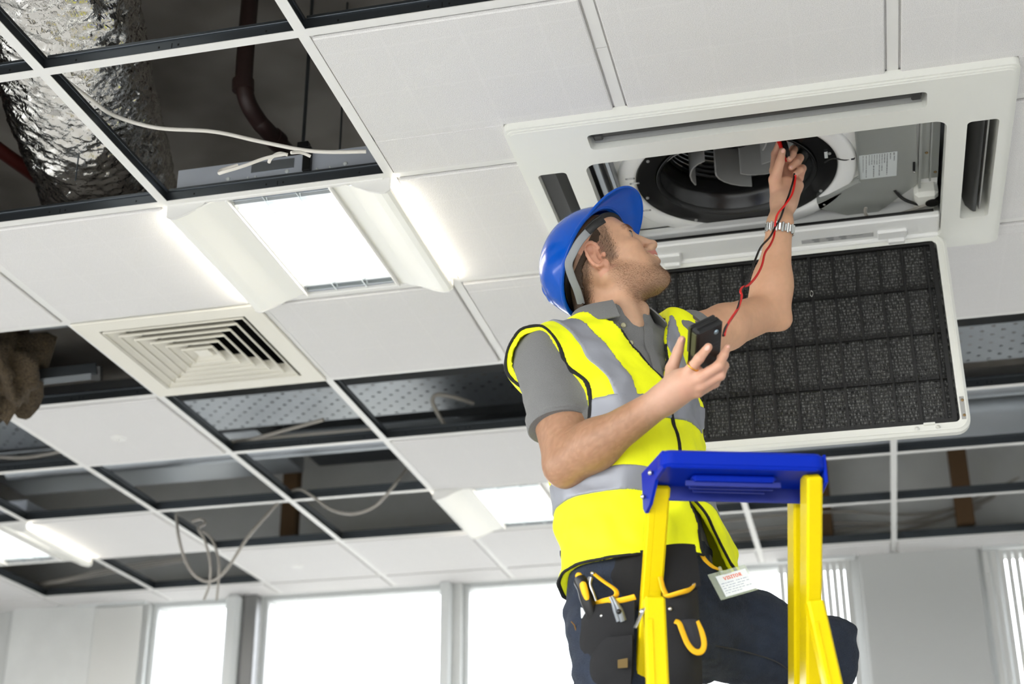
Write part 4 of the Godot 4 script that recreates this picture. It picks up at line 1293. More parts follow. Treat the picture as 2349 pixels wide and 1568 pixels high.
# ---------------------------------------------------------------- smooth bodies: distance fields meshed as surface nets
class Fld:
	const CONE := 0
	const ELL := 1
	const BOX := 2
	const LOFT := 3
	var kind := PackedInt32Array()
	var A := PackedVector3Array()
	var BA := PackedVector3Array()
	var il := PackedFloat32Array()
	var ra := PackedFloat32Array()
	var rb := PackedFloat32Array()
	var K := PackedFloat32Array()
	var sub := PackedByteArray()
	var RX := PackedVector3Array()
	var RY := PackedVector3Array()
	var RZ := PackedVector3Array()
	# loft sections along RY: height, half widths along RX and RZ, centre offsets
	var LH := PackedFloat32Array()
	var LA := PackedFloat32Array()
	var LB := PackedFloat32Array()
	var LC := PackedFloat32Array()
	var LD := PackedFloat32Array()
	var post: Callable
	var all := PackedInt32Array()

	func _add(k: int, a: Vector3, ba: Vector3, r1: float, r2: float, sm: float, s: bool, b: Basis) -> void:
		all.append(kind.size())
		kind.append(k)
		A.append(a)
		BA.append(ba)
		il.append(1.0 / maxf(ba.length_squared(), 1e-9))
		ra.append(r1)
		rb.append(r2)
		K.append(sm)
		sub.append(1 if s else 0)
		RX.append(b.x)
		RY.append(b.y)
		RZ.append(b.z)

	func cone(a: Vector3, b: Vector3, r1: float, r2: float, sm := 0.02, s := false) -> void:
		_add(CONE, a, b - a, r1, r2, sm, s, Basis())

	func chain(pts: Array, rs: Array, sm := 0.01) -> void:
		for k in pts.size() - 1:
			cone(pts[k], pts[k + 1], rs[k], rs[k + 1], sm)

	func ell(ce: Vector3, r: Vector3, sm := 0.02, s := false, b := Basis()) -> void:
		_add(ELL, ce, r, minf(r.x, minf(r.y, r.z)), 0.0, sm, s, b)

	func rbox(ce: Vector3, half: Vector3, rad: float, sm := 0.005, s := false, b := Basis()) -> void:
		_add(BOX, ce, half - Vector3.ONE * rad, rad, 0.0, sm, s, b)

	func loft(ce: Vector3, b: Basis, secs: Array, inflate: float, sm := 0.03) -> void:
		_add(LOFT, ce, Vector3.ONE, 0, 0, sm, false, b)
		for s in secs:
			LH.append(s[0])
			LA.append(s[1] + inflate)
			LB.append(s[2] + inflate)
			LC.append(s[3])
			LD.append(s[4])

	func one(i: int, p: Vector3) -> float:
		var u := p - A[i]
		var k := kind[i]
		if k == CONE:
			var t := clampf(u.dot(BA[i]) * il[i], 0.0, 1.0)
			return (u - BA[i] * t).length() - lerpf(ra[i], rb[i], t)
		var q := Vector3(u.dot(RX[i]), u.dot(RY[i]), u.dot(RZ[i]))
		if k == ELL:
			var r := BA[i]
			var e := q / r
			var k0 := e.length()
			var k1 := (e / r).length()
			if k1 < 1e-6:
				return -ra[i]
			return maxf(k0 * (k0 - 1.0) / k1, -ra[i])
		if k == BOX:
			var e := q.abs() - BA[i]
			return e.max(Vector3.ZERO).length() + minf(maxf(e.x, maxf(e.y, e.z)), 0.0) - ra[i]
		var n := LH.size()
		var h := clampf(q.y, LH[0], LH[n - 1])
		var j := 0
		while j < n - 2 and LH[j + 1] < h:
			j += 1
		var t := (h - LH[j]) / (LH[j + 1] - LH[j])
		t = t * t * (3.0 - 2.0 * t) * 0.5 + t * 0.5
		var a := lerpf(LA[j], LA[j + 1], t)
		var b := lerpf(LB[j], LB[j + 1], t)
		var x := q.x - lerpf(LC[j], LC[j + 1], t)
		var z := q.z - lerpf(LD[j], LD[j + 1], t)
		var k0 := sqrt(x * x / (a * a) + z * z / (b * b))
		var k1 := sqrt(x * x / (a * a * a * a) + z * z / (b * b * b * b))
		var d := k0 * (k0 - 1.0) / k1 if k1 > 1e-6 else -minf(a, b)
		var o := absf(q.y - h)
		return d if o <= 0.0 else (sqrt(d * d + o * o) if d > 0.0 else o)

	func raw(p: Vector3, ids: PackedInt32Array) -> float:
		var d := 1.0
		for i in ids:
			var e := one(i, p)
			var k := K[i]
			if sub[i] == 1:
				e = -e
				var g := maxf(k - absf(d - e), 0.0)
				d = maxf(d, e) + (g * g / (4.0 * k) if k > 0.0 else 0.0)
			else:
				var g := maxf(k - absf(d - e), 0.0)
				d = minf(d, e) - (g * g / (4.0 * k) if k > 0.0 else 0.0)
		return d

	func at(p: Vector3) -> float:
		var d := raw(p, all)
		return post.call(p, d) if post.is_valid() else d

	# adds the surface inside lo..hi to arrays [vertices, normals, indices]
	func mesh(lo: Vector3, hi: Vector3, h: float, into: Array, slack := 0.0) -> void:
		const S := 6
		var nb := Vector3i(((hi - lo) / (h * S)).ceil())
		var nx := nb.x * S + 1
		var ny := nb.y * S + 1
		var nz := nb.z * S + 1
		var sy := nx
		var sz := nx * ny
		var g := PackedFloat32Array()
		g.resize(nx * ny * nz)
		g.fill(9.0)
		var R := 0.87 * S * h + slack
		var blocks := []
		var usepost := post.is_valid()
		for bz in nb.z:
			for by in nb.y:
				for bx in nb.x:
					var ce := lo + Vector3(bx + 0.5, by + 0.5, bz + 0.5) * (S * h)
					var ids := PackedInt32Array()
					var best := 9.0
					var es := PackedFloat32Array()
					for i in all:
						var e := one(i, ce)
						es.append(e)
						if sub[i] == 0:
							best = minf(best, e)
					if best > R + 0.03:
						continue
					for i in all:
						if (sub[i] == 0 and es[i] < best + 2.0 * R + K[i]) or (sub[i] == 1 and es[i] < R + K[i]):
							ids.append(i)
					if raw(ce, ids) > R or (not usepost and raw(ce, ids) < -R):
						continue
					blocks.append(Vector3i(bx, by, bz))
					for z in range(bz * S, bz * S + S + 1):
						for y in range(by * S, by * S + S + 1):
							var o := z * sz + y * sy
							var p := lo + Vector3(bx * S, y, z) * h
							for x in range(bx * S, bx * S + S + 1):
								if g[o + x] == 9.0:
									var d := raw(p, ids)
									g[o + x] = post.call(p, d) if usepost else d
								p.x += h
		var at_cell := PackedInt32Array()
		at_cell.resize(nx * ny * nz)
		at_cell.fill(-1)
		var v: PackedVector3Array = into[0]
		var ix: PackedInt32Array = into[2]
		var off := [0, 1, sy, sy + 1, sz, sz + 1, sz + sy, sz + sy + 1]
		var offp := [Vector3(0, 0, 0), Vector3(1, 0, 0), Vector3(0, 1, 0), Vector3(1, 1, 0), Vector3(0, 0, 1), Vector3(1, 0, 1), Vector3(0, 1, 1), Vector3(1, 1, 1)]
		var edges := [[0, 1], [2, 3], [4, 5], [6, 7], [0, 2], [1, 3], [4, 6], [5, 7], [0, 4], [1, 5], [2, 6], [3, 7]]
		for b in blocks:
			for z in range(b.z * S, b.z * S + S):
				for y in range(b.y * S, b.y * S + S):
					for x in range(b.x * S, b.x * S + S):
						var o: int = z * sz + y * sy + x
						var m := 0
						for k in 8:
							if g[o + off[k]] < 0.0:
								m |= 1 << k
						if m == 0 or m == 255:
							continue
						var s := Vector3()
						var c := 0
						for e in edges:
							var i0: int = e[0]
							var i1: int = e[1]
							if ((m >> i0) & 1) != ((m >> i1) & 1):
								var d0 := g[o + off[i0]]
								var d1 := g[o + off[i1]]
								if d1 > 8.0 or d0 > 8.0:
									s += (offp[i0] + offp[i1]) * 0.5
								else:
									s += offp[i0].lerp(offp[i1], d0 / (d0 - d1))
								c += 1
						at_cell[o] = v.size()
						v.append(lo + (Vector3(x, y, z) + s / c) * h)
		for b in blocks:
			for z in range(b.z * S, b.z * S + S):
				for y in range(b.y * S, b.y * S + S):
					for x in range(b.x * S, b.x * S + S):
						var o: int = z * sz + y * sy + x
						if at_cell[o] < 0:
							continue
						var s0 := g[o] < 0.0
						for ax in 3:
							var st: int = [1, sy, sz][ax]
							if (g[o + st] < 0.0) == s0:
								continue
							var u: int = [sy, sz, 1][ax]
							var w: int = [sz, 1, sy][ax]
							if [y, z, x][ax] == 0 or [z, x, y][ax] == 0:
								continue
							var a := at_cell[o]
							var c1 := at_cell[o - u]
							var c2 := at_cell[o - u - w]
							var c3 := at_cell[o - w]
							if c1 < 0 or c2 < 0 or c3 < 0:
								continue
							if s0:
								ix.append_array([a, c2, c1, a, c3, c2])
							else:
								ix.append_array([a, c1, c2, a, c2, c3])
		into[0] = v
		into[2] = ix


static func net_mesh(into: Array, color = null) -> ArrayMesh:
	var v: PackedVector3Array = into[0]
	var ix: PackedInt32Array = into[2]
	var n := PackedVector3Array()
	n.resize(v.size())
	for k in range(0, ix.size(), 3):
		var a := ix[k]
		var b := ix[k + 1]
		var c := ix[k + 2]
		var f := (v[c] - v[a]).cross(v[b] - v[a])
		n[a] += f
		n[b] += f
		n[c] += f
	for k in n.size():
		n[k] = n[k].normalized()
	var ar := []
	ar.resize(Mesh.ARRAY_MAX)
	ar[Mesh.ARRAY_VERTEX] = v
	ar[Mesh.ARRAY_NORMAL] = n
	ar[Mesh.ARRAY_INDEX] = ix
	if color != null:
		var cs := PackedColorArray()
		cs.resize(v.size())
		for k in v.size():
			cs[k] = color.call(v[k], n[k])
		ar[Mesh.ARRAY_COLOR] = cs
	var m := ArrayMesh.new()
	m.add_surface_from_arrays(Mesh.PRIMITIVE_TRIANGLES, ar)
	return m


static func buf() -> Array:
	return [PackedVector3Array(), PackedVector3Array(), PackedInt32Array()]


# ---------------------------------------------------------------- the technician
const HO := Vector3(1.141, 2.498, -0.432)  # between the ears
const HB := Basis(Vector3(0.784, 0.6095, -0.1178), Vector3(-0.5759, 0.7851, 0.2283), Vector3(0.2316, -0.1111, 0.9665))
const TP := Vector3(1.193, 1.805, -0.42)  # pelvis
const TB := Basis(Vector3(0.6683, 0.0, -0.7439), Vector3(-0.052, 0.9976, -0.0467), Vector3(0.7421, 0.0699, 0.6667))
const TORSO := [[-0.17, 0.135, 0.11, 0.02, 0.0], [-0.06, 0.152, 0.118, 0.022, 0.0], [0.03, 0.152, 0.114, 0.02, 0.0], [0.13, 0.148, 0.108, 0.01, 0.0], [0.24, 0.163, 0.116, 0.0, 0.004], [0.36, 0.178, 0.12, 0.0, 0.004], [0.44, 0.17, 0.103, 0.0, -0.006], [0.50, 0.125, 0.083, 0.0, -0.016], [0.56, 0.07, 0.065, 0.0, -0.016]]
const RS: Vector3 = Vector3(1.044, 2.244, -0.3337)
const RE: Vector3 = Vector3(1.088, 2.005, -0.2839)
const RW: Vector3 = Vector3(1.302, 2.087, -0.1853)
const LS: Vector3 = Vector3(1.283, 2.362, -0.5732)
const LE: Vector3 = Vector3(1.479, 2.539, -0.8261)
const LW: Vector3 = Vector3(1.521, 2.736, -0.7745)
const NK: Vector3 = Vector3(1.17, 2.368, -0.4647)


func hw(x: float, y: float, z: float) -> Vector3:
	return HO + HB * Vector3(x, y, z)


func tl(p: Vector3) -> Vector3:
	return (p - TP) * TB


func tw(l: float, h: float, f: float) -> Vector3:
	return TP + TB * Vector3(l, h, f)


func head_prims(f: Fld) -> void:
	var e := func(x: float, y: float, z: float, rx: float, ry: float, rz: float, k: float, s := false) -> void:
		f.ell(hw(x, y, z), Vector3(rx, ry, rz), k, s, HB)
	# neck
	f.cone(Vector3(1.173, 2.355, -0.4598), Vector3(1.152, 2.469, -0.4598), 0.064, 0.060, 0.03)
	f.cone(hw(0.01, -0.05, 0.03), Vector3(1.215, 2.345, -0.4073), 0.022, 0.018, 0.03)
	f.ell(Vector3(1.229, 2.389, -0.4352), Vector3(0.016, 0.02, 0.016), 0.02)
	# skull and face
	e.call(-0.008, 0.042, 0.0, 0.092, 0.082, 0.073, 0.03)
	e.call(0.052, 0.04, 0.0, 0.05, 0.052, 0.06, 0.03)
	e.call(0.052, -0.018, 0.0, 0.05, 0.058, 0.054, 0.03)
	e.call(0.084, -0.046, 0.0, 0.026, 0.017, 0.027, 0.014)
	e.call(0.045, -0.065, 0.0, 0.055, 0.045, 0.05, 0.025)
	for s in [-1.0, 1.0]:
		f.cone(hw(-0.012, -0.035, 0.056 * s), hw(0.075, -0.1, 0.022 * s), 0.018, 0.018, 0.03)
		e.call(0.07, -0.018, 0.043 * s, 0.024, 0.018, 0.019, 0.02)
		e.call(0.064, -0.055, 0.03 * s, 0.022, 0.022, 0.02, 0.02)
	e.call(0.09, -0.101, 0.0, 0.019, 0.018, 0.022, 0.016)
	e.call(0.077, -0.058, 0.0, 0.029, 0.03, 0.029, 0.018)
	# brow
	for s in [-1.0, 1.0]:
		f.cone(hw(0.098, 0.027, 0.01 * s), hw(0.084, 0.028, 0.042 * s), 0.011, 0.011, 0.014)
		e.call(0.1, 0.009, 0.033 * s, 0.011, 0.009, 0.017, 0.012, true)
		# lids
		f.chain([hw(0.0905, 0.0155, 0.016 * s), hw(0.095, 0.0168, 0.03 * s), hw(0.0845, 0.0138, 0.047 * s)], [0.0038, 0.0046, 0.0036], 0.004)
		f.chain([hw(0.0905, 0.0088, 0.017 * s), hw(0.0945, 0.0078, 0.031 * s), hw(0.0835, 0.0095, 0.047 * s)], [0.0036, 0.0042, 0.0034], 0.005)
	# nose
	f.cone(hw(0.104, 0.012, 0.0), hw(0.1225, -0.027, 0.0), 0.009, 0.0105, 0.01)
	f.ell(hw(0.1255, -0.029, 0.0), Vector3(0.0105, 0.0095, 0.011), 0.006, false, HB)
	for s in [-1.0, 1.0]:
		e.call(0.1145, -0.035, 0.0132 * s, 0.0125, 0.0095, 0.0082, 0.004)
		e.call(0.1195, -0.0445, 0.0078 * s, 0.0072, 0.0068, 0.0046, 0.002, true)
	f.cone(hw(0.112, -0.039, 0.0), hw(0.106, -0.048, 0.0), 0.0065, 0.0075, 0.01)
	# lips, parted in a smile
	for s in [-1.0, 1.0]:
		f.chain([hw(0.1145, -0.0505, 0.002 * s), hw(0.1105, -0.0495, 0.014 * s), hw(0.097, -0.0435, 0.029 * s)], [0.0048, 0.0048, 0.0036], 0.006)
		f.chain([hw(0.11, -0.0645, 0.001 * s), hw(0.1065, -0.0615, 0.014 * s), hw(0.097, -0.047, 0.029 * s)], [0.0055, 0.005, 0.0036], 0.006)
		f.chain([hw(0.1175, -0.057, 0.0), hw(0.111, -0.0555, 0.016 * s), hw(0.1005, -0.0455, 0.029 * s)], [0.003, 0.003, 0.0022], 0.003)
		for i in 2:
			f.sub[f.sub.size() - 1 - i] = 1
	# near ear and far ear
	for s in [-1.0, 1.0]:
		var eb := HB * Basis(Vector3.BACK, -0.28)
		var c0 := hw(-0.013, 0.008, 0.074 * s)
		f.ell(c0, Vector3(0.017, 0.031, 0.008), 0.006, false, eb * Basis(Vector3.UP, 0.3 * s))
		var rim := []
		for k in 12:
			var an := lerpf(-2.2, 2.75, k / 11.0)
			rim.append(hw(-0.012, 0.01, 0.079 * s) + eb * (Basis(Vector3.UP, 0.3 * s) * Vector3(-cos(an) * 0.0165 + 0.0, sin(an) * 0.0285 + 0.001, 0.0035 * s)))
		for k in 11:
			f.cone(rim[k], rim[k + 1], 0.0038, 0.0038, 0.003)
		f.ell(hw(-0.003, -0.018, 0.075 * s), Vector3(0.0085, 0.011, 0.006), 0.005, false, eb)
		f.ell(hw(-0.002, 0.001, 0.083 * s), Vector3(0.008, 0.012, 0.0125), 0.003, true, eb)
		f.ell(hw(-0.013, 0.024, 0.085 * s), Vector3(0.0075, 0.011, 0.0085), 0.003, true, eb)
		f.ell(hw(0.007, -0.0, 0.075 * s), Vector3(0.005, 0.006, 0.005), 0.004, false, eb)


func hand_prims(f: Fld) -> void:
	# right hand, holding the meter from below
	f.chain([RW, Vector3(1.331, 2.101, -0.1691), Vector3(1.359, 2.111, -0.1567)], [0.027, 0.028, 0.024], 0.02)
	var ch := [
		[[Vector3(1.337, 2.108, -0.1563), Vector3(1.354, 2.119, -0.1385), Vector3(1.374, 2.133, -0.1201), Vector3(1.392, 2.154, -0.1205)], [0.014, 0.0105, 0.0092, 0.0078]],
		[[Vector3(1.342, 2.097, -0.1568), Vector3(1.371, 2.104, -0.1436), Vector3(1.407, 2.122, -0.1383), Vector3(1.417, 2.146, -0.1469), Vector3(1.424, 2.165, -0.1568)], [0.015, 0.0115, 0.0098, 0.0082, 0.0068]],
		[[Vector3(1.339, 2.091, -0.1646), Vector3(1.371, 2.093, -0.1543), Vector3(1.407, 2.11, -0.1548), Vector3(1.414, 2.14, -0.1825), Vector3(1.406, 2.164, -0.198)], [0.015, 0.0115, 0.0098, 0.0085, 0.0072]],
		[[Vector3(1.331, 2.085, -0.1709), Vector3(1.363, 2.086, -0.1669), Vector3(1.395, 2.103, -0.1724), Vector3(1.404, 2.129, -0.1963), Vector3(1.398, 2.151, -0.213)], [0.014, 0.0105, 0.009, 0.008, 0.007]],
		[[Vector3(1.312, 2.103, -0.1861), Vector3(1.314, 2.151, -0.1986), Vector3(1.329, 2.182, -0.1882), Vector3(1.338, 2.199, -0.1767)], [0.018, 0.0125, 0.0098, 0.0075]]]
	for c0 in ch:
		f.chain(c0[0], c0[1], 0.004)
	# left hand, palm towards the camera, pinching the two probes
	f.chain([LW, Vector3(1.533, 2.804, -0.786), Vector3(1.543, 2.852, -0.7948)], [0.027, 0.027, 0.024], 0.02)
	ch = [
		[[Vector3(1.526, 2.84, -0.8018), Vector3(1.519, 2.902, -0.8057), Vector3(1.524, 2.948, -0.8024), Vector3(1.539, 2.967, -0.7809), Vector3(1.555, 2.963, -0.7639)], [0.017, 0.0125, 0.0095, 0.0085, 0.0075]],
		[[Vector3(1.54, 2.864, -0.8053), Vector3(1.547, 2.927, -0.8232), Vector3(1.569, 2.947, -0.7915), Vector3(1.566, 2.922, -0.7682), Vector3(1.558, 2.903, -0.7582)], [0.018, 0.012, 0.0098, 0.009, 0.0078]],
		[[Vector3(1.55, 2.859, -0.8099), Vector3(1.564, 2.913, -0.8281), Vector3(1.582, 2.926, -0.7987), Vector3(1.573, 2.903, -0.7787), Vector3(1.56, 2.884, -0.7674)], [0.018, 0.012, 0.0095, 0.0088, 0.0078]],
		[[Vector3(1.557, 2.847, -0.8116), Vector3(1.575, 2.886, -0.8263), Vector3(1.586, 2.897, -0.8013), Vector3(1.581, 2.882, -0.7844), Vector3(1.569, 2.869, -0.7761)], [0.016, 0.011, 0.009, 0.0083, 0.0072]],
		[[Vector3(1.523, 2.811, -0.7807), Vector3(1.519, 2.857, -0.7699), Vector3(1.535, 2.893, -0.7517), Vector3(1.543, 2.916, -0.7411)], [0.02, 0.015, 0.0105, 0.0085]]]
	for c0 in ch:
		f.chain(c0[0], c0[1], 0.004)
	f.cone(Vector3(1.549, 2.789, -0.7797), Vector3(1.571, 2.854, -0.8059), 0.014, 0.014, 0.015)


func arm_prims(f: Fld) -> void:
	# right arm, bent across the belly
	f.chain([RS, RS.lerp(RE, 0.45), RE], [0.06, 0.05, 0.041], 0.02)
	f.cone(RE, RE.lerp(RW, 0.3) + Vector3(0, 0.004, 0), 0.042, 0.044, 0.02)
	f.cone(RE.lerp(RW, 0.3), RW, 0.044, 0.0265, 0.03)
	f.cone(RS.lerp(RE, 0.45) + Vector3(0.02, 0, 0.01), RS.lerp(RE, 0.8) + Vector3(0.016, 0, 0.01), 0.036, 0.03, 0.03)
	# left arm, out and up to the unit
	f.chain([LS, LS.lerp(LE, 0.5), LE], [0.06, 0.051, 0.043], 0.02)
	f.cone(LE, LE.lerp(LW, 0.28), 0.043, 0.0425, 0.025)
	f.cone(LE.lerp(LW, 0.28), LW, 0.0425, 0.029, 0.03)
	f.cone(LE.lerp(LW, 0.05) + Vector3(-0.01, 0, 0), LE.lerp(LW, 0.4) + Vector3(-0.006, 0, 0), 0.034, 0.032, 0.03)
	f.ell(Vector3(1.506, 2.511, -0.8339), Vector3(0.02, 0.018, 0.02), 0.025)


func person() -> void:
	var skin := mat("skin", Color.WHITE, 0.5)
	skin.vertex_color_use_as_albedo = true
	skin.subsurf_scatter_enabled = true
	skin.subsurf_scatter_strength = 0.12
	var o := base("person")
	tag(o, "man in blue hard hat, yellow vest and grey polo reaching up into the unit", "person")
	# ---- body
	var f := Fld.new()
	f.loft(TP, TB, TORSO, -0.004)
	f.cone(tw(-0.05, 0.49, -0.02), RS, 0.06, 0.056, 0.04)
	f.cone(tw(0.05, 0.49, -0.02), LS, 0.06, 0.056, 0.04)
	head_prims(f)
	arm_prims(f)
	hand_prims(f)
	var into := buf()
	f.mesh(hw(0.02, 0.0, 0.0) - Vector3(0.2, 0.175, 0.15), hw(0.02, 0.0, 0.0) + Vector3(0.16, 0.15, 0.15), 0.0028, into)
	var n_head: int = into[0].size()
	f.mesh(Vector3(1.02, 1.7, -0.5), Vector3(1.3, 2.4, -0.02), 0.0065, into)
	f.mesh(Vector3(1.1, 2.2, -1.0), Vector3(1.62, 2.79, -0.44), 0.0065, into)
	var hr: Vector3 = Vector3(1.37, 2.126, -0.1615)
	f.mesh(hr - Vector3(0.11, 0.1, 0.1), hr + Vector3(0.11, 0.1, 0.12), 0.0026, into)
	var hl: Vector3 = Vector3(1.548, 2.881, -0.7938)
	f.mesh(hl - Vector3(0.08, 0.13, 0.09), hl + Vector3(0.08, 0.12, 0.09), 0.0026, into)
	var nz := noise(60.0, 3, 91)
	var nb := noise(420.0, 2, 92)
	var hair_edge := func(q: Vector3) -> float:
		var edge: float = q.x + 0.034 - 0.72 * minf(q.y, 0.0) - 0.085 * smoothstep(0.0, 0.045, q.y)
		if q.x > 0.008 and q.x < 0.06 and q.y > -0.02:
			edge = minf(edge, maxf(q.x - 0.036 - q.y * 0.3, maxf(0.012 - q.x, -0.016 - q.y)))
		return edge
	var tone := func(p: Vector3, n: Vector3) -> Color:
		var col := Vector3(0.57, 0.325, 0.2)
		col *= 1.0 + 0.08 * nz.get_noise_3dv(p)
		var q := (p - HO) * HB
		if q.length() < 0.19:
			var pink := Vector3(0.62, 0.3, 0.22)
			# cheeks, nose, ear
			col = col.lerp(pink, 0.5 * clampf(1.0 - Vector3(q.x - 0.115, q.y + 0.03, q.z).length() / 0.025, 0, 1))
			if absf(q.z) > 0.066 and q.x < 0.02 and q.y < 0.05 and q.y > -0.035:
				col = col.lerp(Vector3(0.62, 0.27, 0.19), 0.5)
			# beard: jaw, chin, upper lip and the front of the throat
			var line := lerpf(-0.005, -0.05, clampf((q.x - 0.015) / 0.05, 0, 1))
			var b := clampf((line - q.y) / 0.03, 0, 1) * clampf((q.x + 0.02) / 0.025, 0, 1) * clampf((q.y + 0.15) / 0.03, 0, 1)
			var lip_zone := clampf((q.x - 0.088) / 0.012, 0, 1)
			b = maxf(b * (1.0 - 0.5 * clampf(1.0 - Vector2(q.x - 0.085, q.y + 0.055).length() / 0.03, 0, 1)), 0.8 * lip_zone * clampf((-0.037 - q.y) / 0.006, 0, 1) * clampf((q.y + 0.052) / 0.006, 0, 1))
			b *= 0.74 + 0.34 * nb.get_noise_3dv(q) + 0.12 * nz.get_noise_3dv(q)
			col = col.lerp(Vector3(0.25, 0.14, 0.08), clampf(b * lerpf(0.45, 0.8, clampf((q.x - 0.03) / 0.06, 0, 1)), 0, 0.75))
			# lips
			if q.x > 0.088 and absf(q.z) < 0.034 and q.y < -0.0405 and q.y > -0.0715:
				var ly := clampf(minf((-0.0445 + maxf(absf(q.z) - 0.012, 0.0) * 0.3 - q.y) / 0.002, (q.y + 0.0715 - absf(q.z) * 0.6) / 0.002), 0, 1)
				var lx := clampf((q.x - (0.104 - absf(q.z) * 0.45)) / 0.003, 0, 1)
				col = col.lerp(Vector3(0.55, 0.19, 0.16), ly * lx * 0.9)
			# eyebrow, lashes
			var br := Vector2(q.x - (0.104 - (absf(q.z) - 0.01) * 0.42), q.y - 0.031)
			if absf(q.z) > 0.01 and absf(q.z) < 0.06 and q.x > 0.055:
				col = col.lerp(Vector3(0.12, 0.07, 0.04), clampf(1.6 - absf(br.y + 0.001) / 0.0042, 0, 0.65) * clampf((0.056 - absf(q.z)) / 0.02, 0, 1))
			# cropped hair fading into the skin
			var hr2: float = 0.006 - hair_edge.call(q) + nb.get_noise_3dv(q) * 0.004
			col = col.lerp(Vector3(0.13, 0.08, 0.05), clampf(hr2 / 0.016, 0, 0.6) if q.x < 0.06 and q.y > -0.085 and not (absf(q.z) > 0.07 and q.x > -0.04 and q.x < 0.014 and q.y > -0.03 and q.y < 0.05) else 0.0)
		else:
			var hand := clampf((0.15 - minf(p.distance_to(hr), p.distance_to(hl))) / 0.07, 0, 1)
			if p.z > -0.42 and p.y < 2.25:
				col = col.lerp(Vector3(0.28, 0.145, 0.08), clampf(0.8 + 0.3 * nb.get_noise_3d(p.x * 0.3, p.y * 0.3, p.z * 0.3), 0, 0.9) * (1.0 - hand))  # tanned right arm, darkened further in colour against the strong window light
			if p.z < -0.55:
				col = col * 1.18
			col = col.lerp(Vector3(0.66, 0.35, 0.26), hand * (0.45 + 0.2 * nz.get_noise_3dv(p * 0.5)))
		return Color(col.x, col.y, col.z)
	put("body", net_mesh(into, tone), skin, o)
	# eyes and teeth
	mat("hair_dark", Color(0.12, 0.08, 0.06), 0.8)
	for s in [-1.0, 1.0]:
		var eye := base("eye", o)
		eye.position = hw(0.0848, 0.0125, 0.0335 * s)
		put("eyeball", MB.new().ball(Vector3.ZERO, Vector3.ONE * 0.0128), mat("eye_white", Color(0.6, 0.55, 0.52), 0.2) if s < 0 else M.eye_white, eye)
		put("iris", MB.new().ball(HB * Vector3(0.0082, 0.0022, 0.0040 * s), Vector3.ONE * 0.0050, Basis(), 12), mat("iris", Color(0.16, 0.12, 0.08), 0.15) if s < 0 else M.iris, eye)
		put("lashes", MB.new().tube(smooth(PackedVector3Array([HB * Vector3(0.0085, 0.0045, -0.014 * s), HB * Vector3(0.0128, 0.0052, -0.002 * s), HB * Vector3(0.0095, 0.0042, 0.0085 * s)]), 4), 0.0009, 6), M.hair_dark, eye)
	put("teeth", MB.new().tube(smooth(PackedVector3Array([hw(0.1, -0.0495, -0.024), hw(0.111, -0.0555, -0.012), hw(0.1145, -0.057, 0.0), hw(0.111, -0.0555, 0.012), hw(0.1, -0.0495, 0.024)]), 4), 0.0028, 8), mat("teeth", Color(0.93, 0.9, 0.84), 0.25), o)
	# ---- hair, cropped short under the hat
	var hf := Fld.new()
	hf.ell(hw(-0.008, 0.042, 0.0), Vector3(0.0945, 0.084, 0.0755), 0.01, false, HB)
	hf.ell(hw(0.045, 0.04, 0.0), Vector3(0.05, 0.052, 0.063), 0.02, false, HB)
	hf.cone(hw(-0.035, -0.03, 0.0), hw(-0.055, -0.062, 0.0), 0.064, 0.052, 0.03)
	var hn := noise(160.0, 2, 95)
	hf.post = func(p: Vector3, d: float) -> float:
		var q := (p - HO) * HB
		var edge: float = hair_edge.call(q) + 0.016 + hn.get_noise_3dv(q) * 0.006
		return maxf(d + hn.get_noise_3dv(q * 2.0) * 0.0012, maxf(edge, maxf(-0.075 - q.y, q.y * 0.893 - q.x * 0.449 - 0.04)))
	var hb := buf()
	hf.mesh(HO - Vector3(0.18, 0.16, 0.13), HO + Vector3(0.13, 0.13, 0.13), 0.0035, hb)
	var hm := mat("hair", Color(0.34, 0.25, 0.17), 0.75)
	hm.albedo_texture = ntex(noise(0.2, 2, 96), Color(0.3, 0.3, 0.3), Color.WHITE, 256, 0.2, 0.8)
	hm.uv1_triplanar = true
	hm.uv1_scale = Vector3(26.0, 9.0, 26.0)
	put("hair", net_mesh(hb), hm, o)
	stubble(o, into, n_head, hair_edge)
	nails(o)
	clothes(o)
	hat_and_wrist(o)
	tools()


